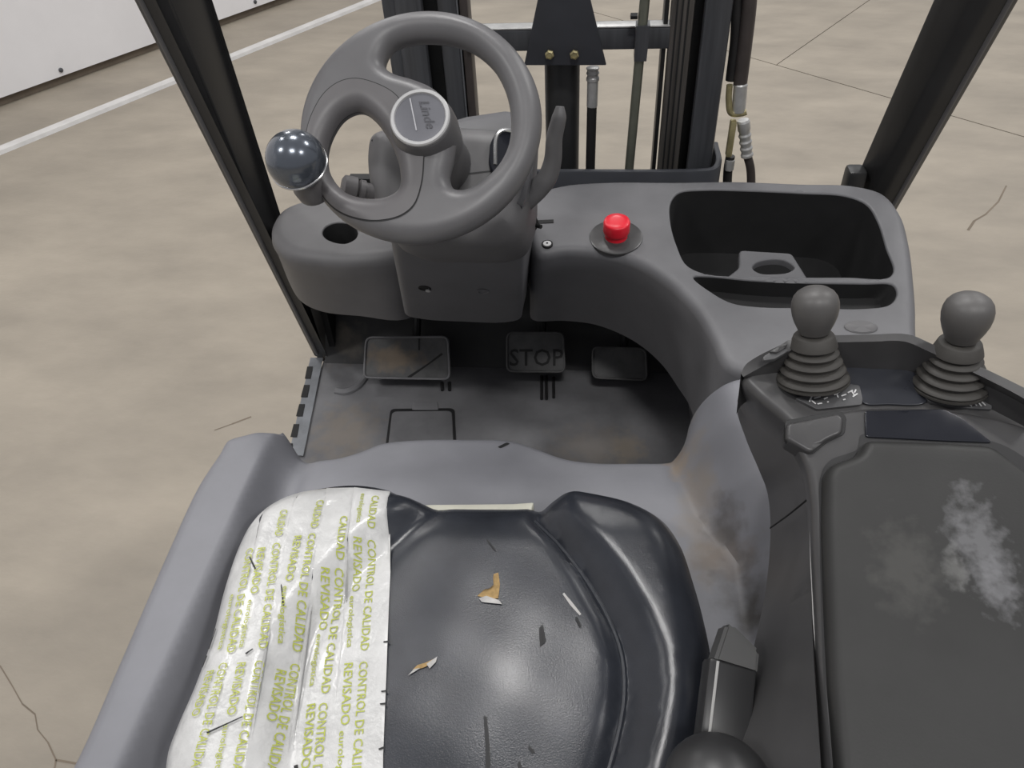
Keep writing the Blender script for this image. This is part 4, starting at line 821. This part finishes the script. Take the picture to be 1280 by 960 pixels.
# ================================================================== armrest console
NA = np.array((0, -.30, 1)); NA = NA/np.linalg.norm(NA)
at = [(0.2252,0.5411,1.1813),(0.2358,0.5242,1.1763),(0.2578,0.5012,1.1694),(0.2747,0.4775,1.1622),(0.2789,0.4437,1.1521),(0.2711,0.3896,1.1359),(0.2627,0.3171,1.1141),(0.2558,0.2336,1.0891),(0.2517,0.1748,1.0714),(0.4411,0.189,1.0757),(0.5085,0.3889,1.1357),(0.515,0.4817,1.1635),(0.48,0.5136,1.1731),(0.441,0.5412,1.1813),(0.403,0.553,1.1849),(0.3728,0.5571,1.1861),(0.3077,0.5585,1.1866),(0.2675,0.5625,1.1877),(0.2417,0.5567,1.186)]
a1 = [(0.2347,0.5803,1.115),(0.2465,0.5508,1.115),(0.2696,0.5153,1.115),(0.2821,0.4838,1.115),(0.2831,0.4557,1.115),(0.2712,0.3969,1.115),(0.2576,0.3162,1.115),(0.2448,0.2226,1.115),(0.2363,0.1614,1.115)]+[(p[0], p[1], min(1.09, p[2]-.03)) for p in at[9:]]
a2 = [(0.2427,0.6032,1.08)]+[(0.2544,0.5878,1.05)]+[(0.2705,0.5719,1.02)]+[(0.2834,0.5675,0.99),(0.2801,0.5233,0.99),(0.2648,0.4484,0.99),(0.2428,0.3783,0.99),(0.2046,0.2687,0.99),(0.1838,0.192,0.99)]+[(p[0]-.01, p[1], .96) for p in at[9:]]
a1[12:] = [(0.5129,0.5432,1.12),(0.4763,0.5798,1.12),(0.4366,0.5955,1.12),(0.4036,0.6,1.12),(0.3322,0.6031,1.12),(0.2873,0.6037,1.12),(0.2585,0.5975,1.12)]
a2[12:] = [(0.543,0.559,1.06),(0.4971,0.5787,1.06),(0.455,0.5938,1.06),(0.4202,0.598,1.06),(0.3452,0.6003,1.06),(0.2997,0.6104,1.06),(0.2667,0.6151,1.06)]
a15 = [tuple(np.array(p)*.5+np.array(q)*.5+np.array((.004, 0, 0))) for p, q in zip(a1, a2)]
arF = Field(at, n=NA, r=.010, k=12)
t = thing('armrest_console', 'dark grey plastic armrest console with padded lid on the right', 'armrest', (.34, .4, .95))
a3 = [tuple(np.array(p)+np.array((.07, -.01, -.03))) for p in a2]
link('console_shell', arF.plate(step=.012, skirts=[a1, a15, a2, a3]), 'armside', t, sharp=40)
cpn = Field([(0.3082,0.5518,1.1846),(0.3403,0.5511,1.1843),(0.3746,0.5489,1.1837),(0.3834,0.5378,1.1803),(0.3829,0.5219,1.1756),(0.375,0.5161,1.1738),(0.3478,0.5152,1.1736),(0.3275,0.5153,1.1736),(0.3199,0.5277,1.1773),(0.3149,0.5405,1.1811)], n=NA, r=.001, k=5)
bmp = cpn.plate(.001, .02); bmp.transform(Matrix.Translation(Vector(NA)*.0022))
link('control_panel', bmp, 'panel', t)
ro = [(0.2226,0.5408,1.1844)]+[(0.2267,0.5465,1.1903)]+[(0.2357,0.5487,1.1982)]+[(0.2509,0.5498,1.209)]+[(0.2687,0.552,1.2196),(0.2841,0.5541,1.2202),(0.2992,0.5545,1.2203),(0.3322,0.5561,1.2208),(0.3627,0.5569,1.2211),(0.3809,0.5475,1.2183),(0.4011,0.5345,1.2144),(0.4238,0.5211,1.2103),(0.4428,0.5088,1.2066),(0.4612,0.4961,1.2028)]
ri = [(0.2247,0.5384,1.1826)]+[(0.2347,0.5409,1.1886)]+[(0.2464,0.5432,1.1966)]+[(0.2593,0.5442,1.2073)]+[(0.2719,0.5447,1.2174),(0.2845,0.5467,1.218),(0.2981,0.547,1.2181),(0.3309,0.5487,1.2186),(0.3586,0.5494,1.2188),(0.3749,0.5409,1.2163),(0.3957,0.5281,1.2124),(0.4182,0.5141,1.2082),(0.437,0.5012,1.2044),(0.4543,0.4871,1.2001)]
rb = [(0.2258,0.5394,1.1808),(0.2389,0.5423,1.1817),(0.2549,0.5453,1.1826),(0.2709,0.5482,1.1835),(0.2839,0.5503,1.1841),(0.2939,0.5506,1.1842),(0.3066,0.551,1.1843),(0.3402,0.5503,1.1841),(0.3685,0.5495,1.1838),(0.3868,0.5476,1.1833),(0.4074,0.5417,1.1815),(0.4316,0.5297,1.1779),(0.4518,0.518,1.1744),(0.4702,0.5042,1.1703)]
rob = [(p[0]+.003, p[1]-.002, p[2]-.05) for p in ro]
link('panel_rim', loft([rob, ro, ri, rb], 5, 1), 'arm', t, sharp=25)
f_ = Field(rpoly([(0.2379,0.5387,1.2057),(0.262,0.5559,1.2108),(0.272,0.5579,1.2114),(0.2728,0.5529,1.2099),(0.2481,0.5365,1.205),(0.2382,0.5346,1.2044)], .002), n=NA, raw=True, r=.001); bmq = f_.plate(.004, .01); bmq.transform(Matrix.Translation(Vector(NA)*.002))
rk = tag(link('rocker_switch', bmq, 'decal', t), 'slim rocker switch on the left rim')
f2 = Field(rpoly([(0.2431,0.5421,1.2067),(0.2612,0.5551,1.2106),(0.2682,0.5553,1.2106),(0.25,0.5415,1.2065)], .002), n=NA, raw=True, r=.001); bmq = f2.plate(.003, .01); bmq.transform(Matrix.Translation(Vector(NA)*.0045))
link('rocker', bmq, 'arm', rk)
arm_top = [(0.2553,0.4867,1.1775),(0.3017,0.499,1.1812),(0.321,0.5027,1.1823),(0.3704,0.5052,1.1831),(0.4137,0.5006,1.1817),(0.4554,0.4888,1.1782),(0.4918,0.4645,1.1709),(0.4892,0.4178,1.1569),(0.4136,0.1797,1.0854),(0.2488,0.1672,1.0817),(0.2529,0.229,1.1002),(0.2591,0.3108,1.1248),(0.2641,0.3755,1.1442),(0.2682,0.4209,1.1578),(0.2672,0.4485,1.1661),(0.2584,0.4734,1.1735)]
frF = Field(arm_top, n=NA, r=.006, k=14)
link('lid_frame', frF.plate(.016, .012), 'arm', t)
la_ = rpoly([(0.2521,0.467,1.1769),(0.2536,0.4811,1.1811),(0.2982,0.4924,1.1845),(0.3022,0.4881,1.1832),(0.2987,0.4739,1.1789),(0.2841,0.4668,1.1768),(0.2708,0.4548,1.1732)], .004)
lf = Field(la_, n=NA, r=.003, raw=True); lt = tag(link('latch_cover', lf.plate(.018, .008), 'arm', t), 'small latch cover at the lid corner')
lg = Field(rpoly([(0.2519,0.4687,1.1722),(0.254,0.4874,1.1778),(0.301,0.499,1.1812),(0.3061,0.4931,1.1794),(0.3023,0.4765,1.1745),(0.2868,0.4686,1.1721),(0.2714,0.4558,1.1683)], .004), n=NA, r=.0005, raw=True, zf=lambda p: np.full(len(p), .0006))
link('latch_gap', lg.plate(.004, .02), 'seam', lt)
gl = Field(rpoly([(0.3217,0.498,1.183),(0.3874,0.5018,1.1842),(0.4005,0.494,1.1818),(0.4195,0.4721,1.1753),(0.381,0.4721,1.1752),(0.3183,0.4733,1.1756)], .003), n=NA, raw=True, r=.001)
tag(link('gloss_strip', gl.plate(.004, .012), 'gloss', t), 'glossy black strip across the lid front')
pd = rpoly([(0.2717,0.3933,1.162),(0.2776,0.4318,1.1735),(0.2833,0.4409,1.1763),(0.3061,0.4495,1.1788),(0.3126,0.4624,1.1827),(0.4127,0.462,1.1826),(0.4419,0.4347,1.1744),(0.4713,0.3965,1.1629),(0.4076,0.1781,1.0974),(0.2556,0.1666,1.094),(0.2574,0.2249,1.1115),(0.2603,0.2785,1.1275),(0.2659,0.3385,1.1456)], .007)
pdF = Field(pd, n=NA, r=.009, raw=True, zf=lambda p: .006*np.exp(-((p[:, 0]-.36)/.08)**2))
link('lid_pad', pdF.plate(.02, .012), 'pad', t, sharp=60)
bmg = frF.overlay(cr([(0.2721,0.4078,1.1539),(0.2753,0.4321,1.1612),(0.2811,0.4462,1.1654),(0.2886,0.4536,1.1676),(0.3023,0.4591,1.1693),(0.31,0.463,1.1704),(0.3131,0.4704,1.1726),(0.3154,0.4763,1.1744),(0.3313,0.4783,1.175),(0.4202,0.4744,1.1739),(0.4417,0.4611,1.1699),(0.4703,0.4233,1.1585),(0.4111,0.1836,1.0866),(0.2534,0.1717,1.083),(0.2556,0.2292,1.1003),(0.2589,0.2839,1.1167),(0.2649,0.3453,1.1351)], 4), .0006, .02)
link('lid_gap', bmg, 'seam', t)
link('lid_highlight', tube([(0.2743,0.4282,1.1475),(0.2693,0.4091,1.1417),(0.2651,0.3766,1.132),(0.2631,0.352,1.1246),(0.2612,0.3284,1.1175),(0.2597,0.2948,1.1075),(0.2582,0.2633,1.098),(0.2573,0.2289,1.0877)], .0016, 6), 'edge', t)  # pale line paints the highlight on the lid's left edge
link('side_seam', tube([(0.2704,0.4945,1.02), (0.272,0.4589,1.09), (0.2806,0.453,1.118)], .0009, 5), 'seam', t)
# symbol plates in front of the joysticks
def glyphs(bm, pts, n, o0):
    n = Vector(n)
    for a, b in pts:
        a, b = Vector(a), Vector(b); d = (b-a).normalized(); s_ = n.cross(d)*.0006
        f = bm.faces.new([bm.verts.new(p+n*o0) for p in (a-s_, b-s_, b+s_, a+s_)]); f.normal_update()
        if f.normal.dot(n) < 0: f.normal_flip()
dA = Field(rpoly([(0.268,0.518,1.1744),(0.3167,0.534,1.1792),(0.3255,0.5327,1.1788),(0.3262,0.52,1.175),(0.3245,0.5136,1.1731),(0.2854,0.5076,1.1713)], .002), n=NA, raw=True, r=.0005, zf=lambda p: np.full(len(p), .0035))
pa = link('symbol_plate', dA.plate(.001, .02), 'decal', t)
bm = bmesh.new(); glyphs(bm, [[(0.2794,0.5144,1.1733),(0.283,0.5209,1.1753)], [(0.283,0.5209,1.1753),(0.287,0.5203,1.1751)], [(0.281,0.5161,1.1738),(0.2846,0.5123,1.1727)], [(0.2839,0.5178,1.1743),(0.2897,0.5195,1.1749)], [(0.286,0.5123,1.1727),(0.2902,0.5132,1.173)], [(0.2922,0.5172,1.1742),(0.2958,0.519,1.1747)], [(0.2945,0.5142,1.1733),(0.296,0.515,1.1735)],
   [(0.3017,0.5215,1.1755),(0.307,0.5249,1.1765)], [(0.3036,0.5248,1.1764),(0.3048,0.5193,1.1748)], [(0.3078,0.5209,1.1753),(0.3122,0.5227,1.1758)], [(0.3086,0.517,1.1741),(0.3108,0.5179,1.1744)], [(0.3138,0.5243,1.1763),(0.3184,0.5269,1.1771)], [(0.317,0.5268,1.177),(0.319,0.5221,1.1756)], [(0.3174,0.5205,1.1751),(0.322,0.5238,1.1761)], [(0.3194,0.5245,1.1764),(0.3213,0.5278,1.1773)]], NA, .0045)
link('symbols', bm, 'white', pa, smooth=False)
dB_ = Field(rpoly([(0.3773,0.528,1.1774),(0.382,0.5179,1.1744),(0.4078,0.5134,1.173),(0.4327,0.5127,1.1728),(0.4344,0.5251,1.1765),(0.4269,0.5328,1.1788)], .002), n=NA, raw=True, r=.0005, zf=lambda p: np.full(len(p), .0035))
pb_ = link('symbol_plate', dB_.plate(.001, .02), 'decal', t)
bm = bmesh.new(); glyphs(bm, [[(0.3869,0.522,1.1756),(0.3905,0.5198,1.1749)], [(0.3912,0.5229,1.1759),(0.3944,0.5191,1.1747)], [(0.3964,0.5223,1.1757),(0.4001,0.5209,1.1753)], [(0.4006,0.517,1.1741),(0.4043,0.5156,1.1737)], [(0.4072,0.5195,1.1749),(0.4081,0.5149,1.1735)], [(0.4127,0.5174,1.1742),(0.416,0.5144,1.1733)], [(0.4172,0.5199,1.175),(0.4201,0.5153,1.1736)], [(0.4222,0.5185,1.1746),(0.424,0.5147,1.1734)], [(0.4251,0.5194,1.1748),(0.4275,0.5156,1.1737)]], NA, .0045)
link('symbols', bm, 'white', pb_, smooth=False)

# joysticks
def joystick(bpt, tpt, label):
    b0, t0 = np.array(bpt), np.array(tpt); ax = t0-b0; ln = np.linalg.norm(ax)
    t = thing('joystick', label, 'joystick', tuple(b0), 'joysticks on the armrest console')
    pr = [(.032, 0), (.032, .002)]
    for i in range(4):
        r_ = .0305-.0032*i; h = .002+.0078*i; pr += [(r_, h), (r_+.0010, h+.0022), (r_-.0005, h+.0046), (r_-.0046, h+.0056), (r_-.0046, h+.0070)]
    pr += [(.0190, .0333), (.0204, .0343), (.0200, .0360), (.0172, .0440), (.0162, .0452), (.012, .0456), (0, .0456)]
    link('bellows', lathe(pr, bpt, tuple(ax), 36), 'bellows', t, sharp=50)
    g = [(.0095, .045), (.0108, .048)]; hs = .047
    for z, r_ in ((0, .0122), (.1, .0142), (.25, .0170), (.4, .0190), (.54, .0199), (.67, .0196), (.78, .0182), (.87, .0154), (.94, .0112), (.985, .0058), (1.0, 0)): g.append((r_, hs+(ln-hs)*z))
    link('handle', lathe(g, bpt, tuple(ax), 36), 'grip', t, sharp=80)
joystick((0.286,0.5388,1.1806), (0.2757,0.562,1.2669), 'grey egg-shaped joystick on ribbed bellows, nearer the seat, above the latch')
joystick((0.4038,0.5376,1.1803), (0.3979,0.55,1.2701), 'grey egg-shaped joystick leaning right, at the outer side of the armrest')
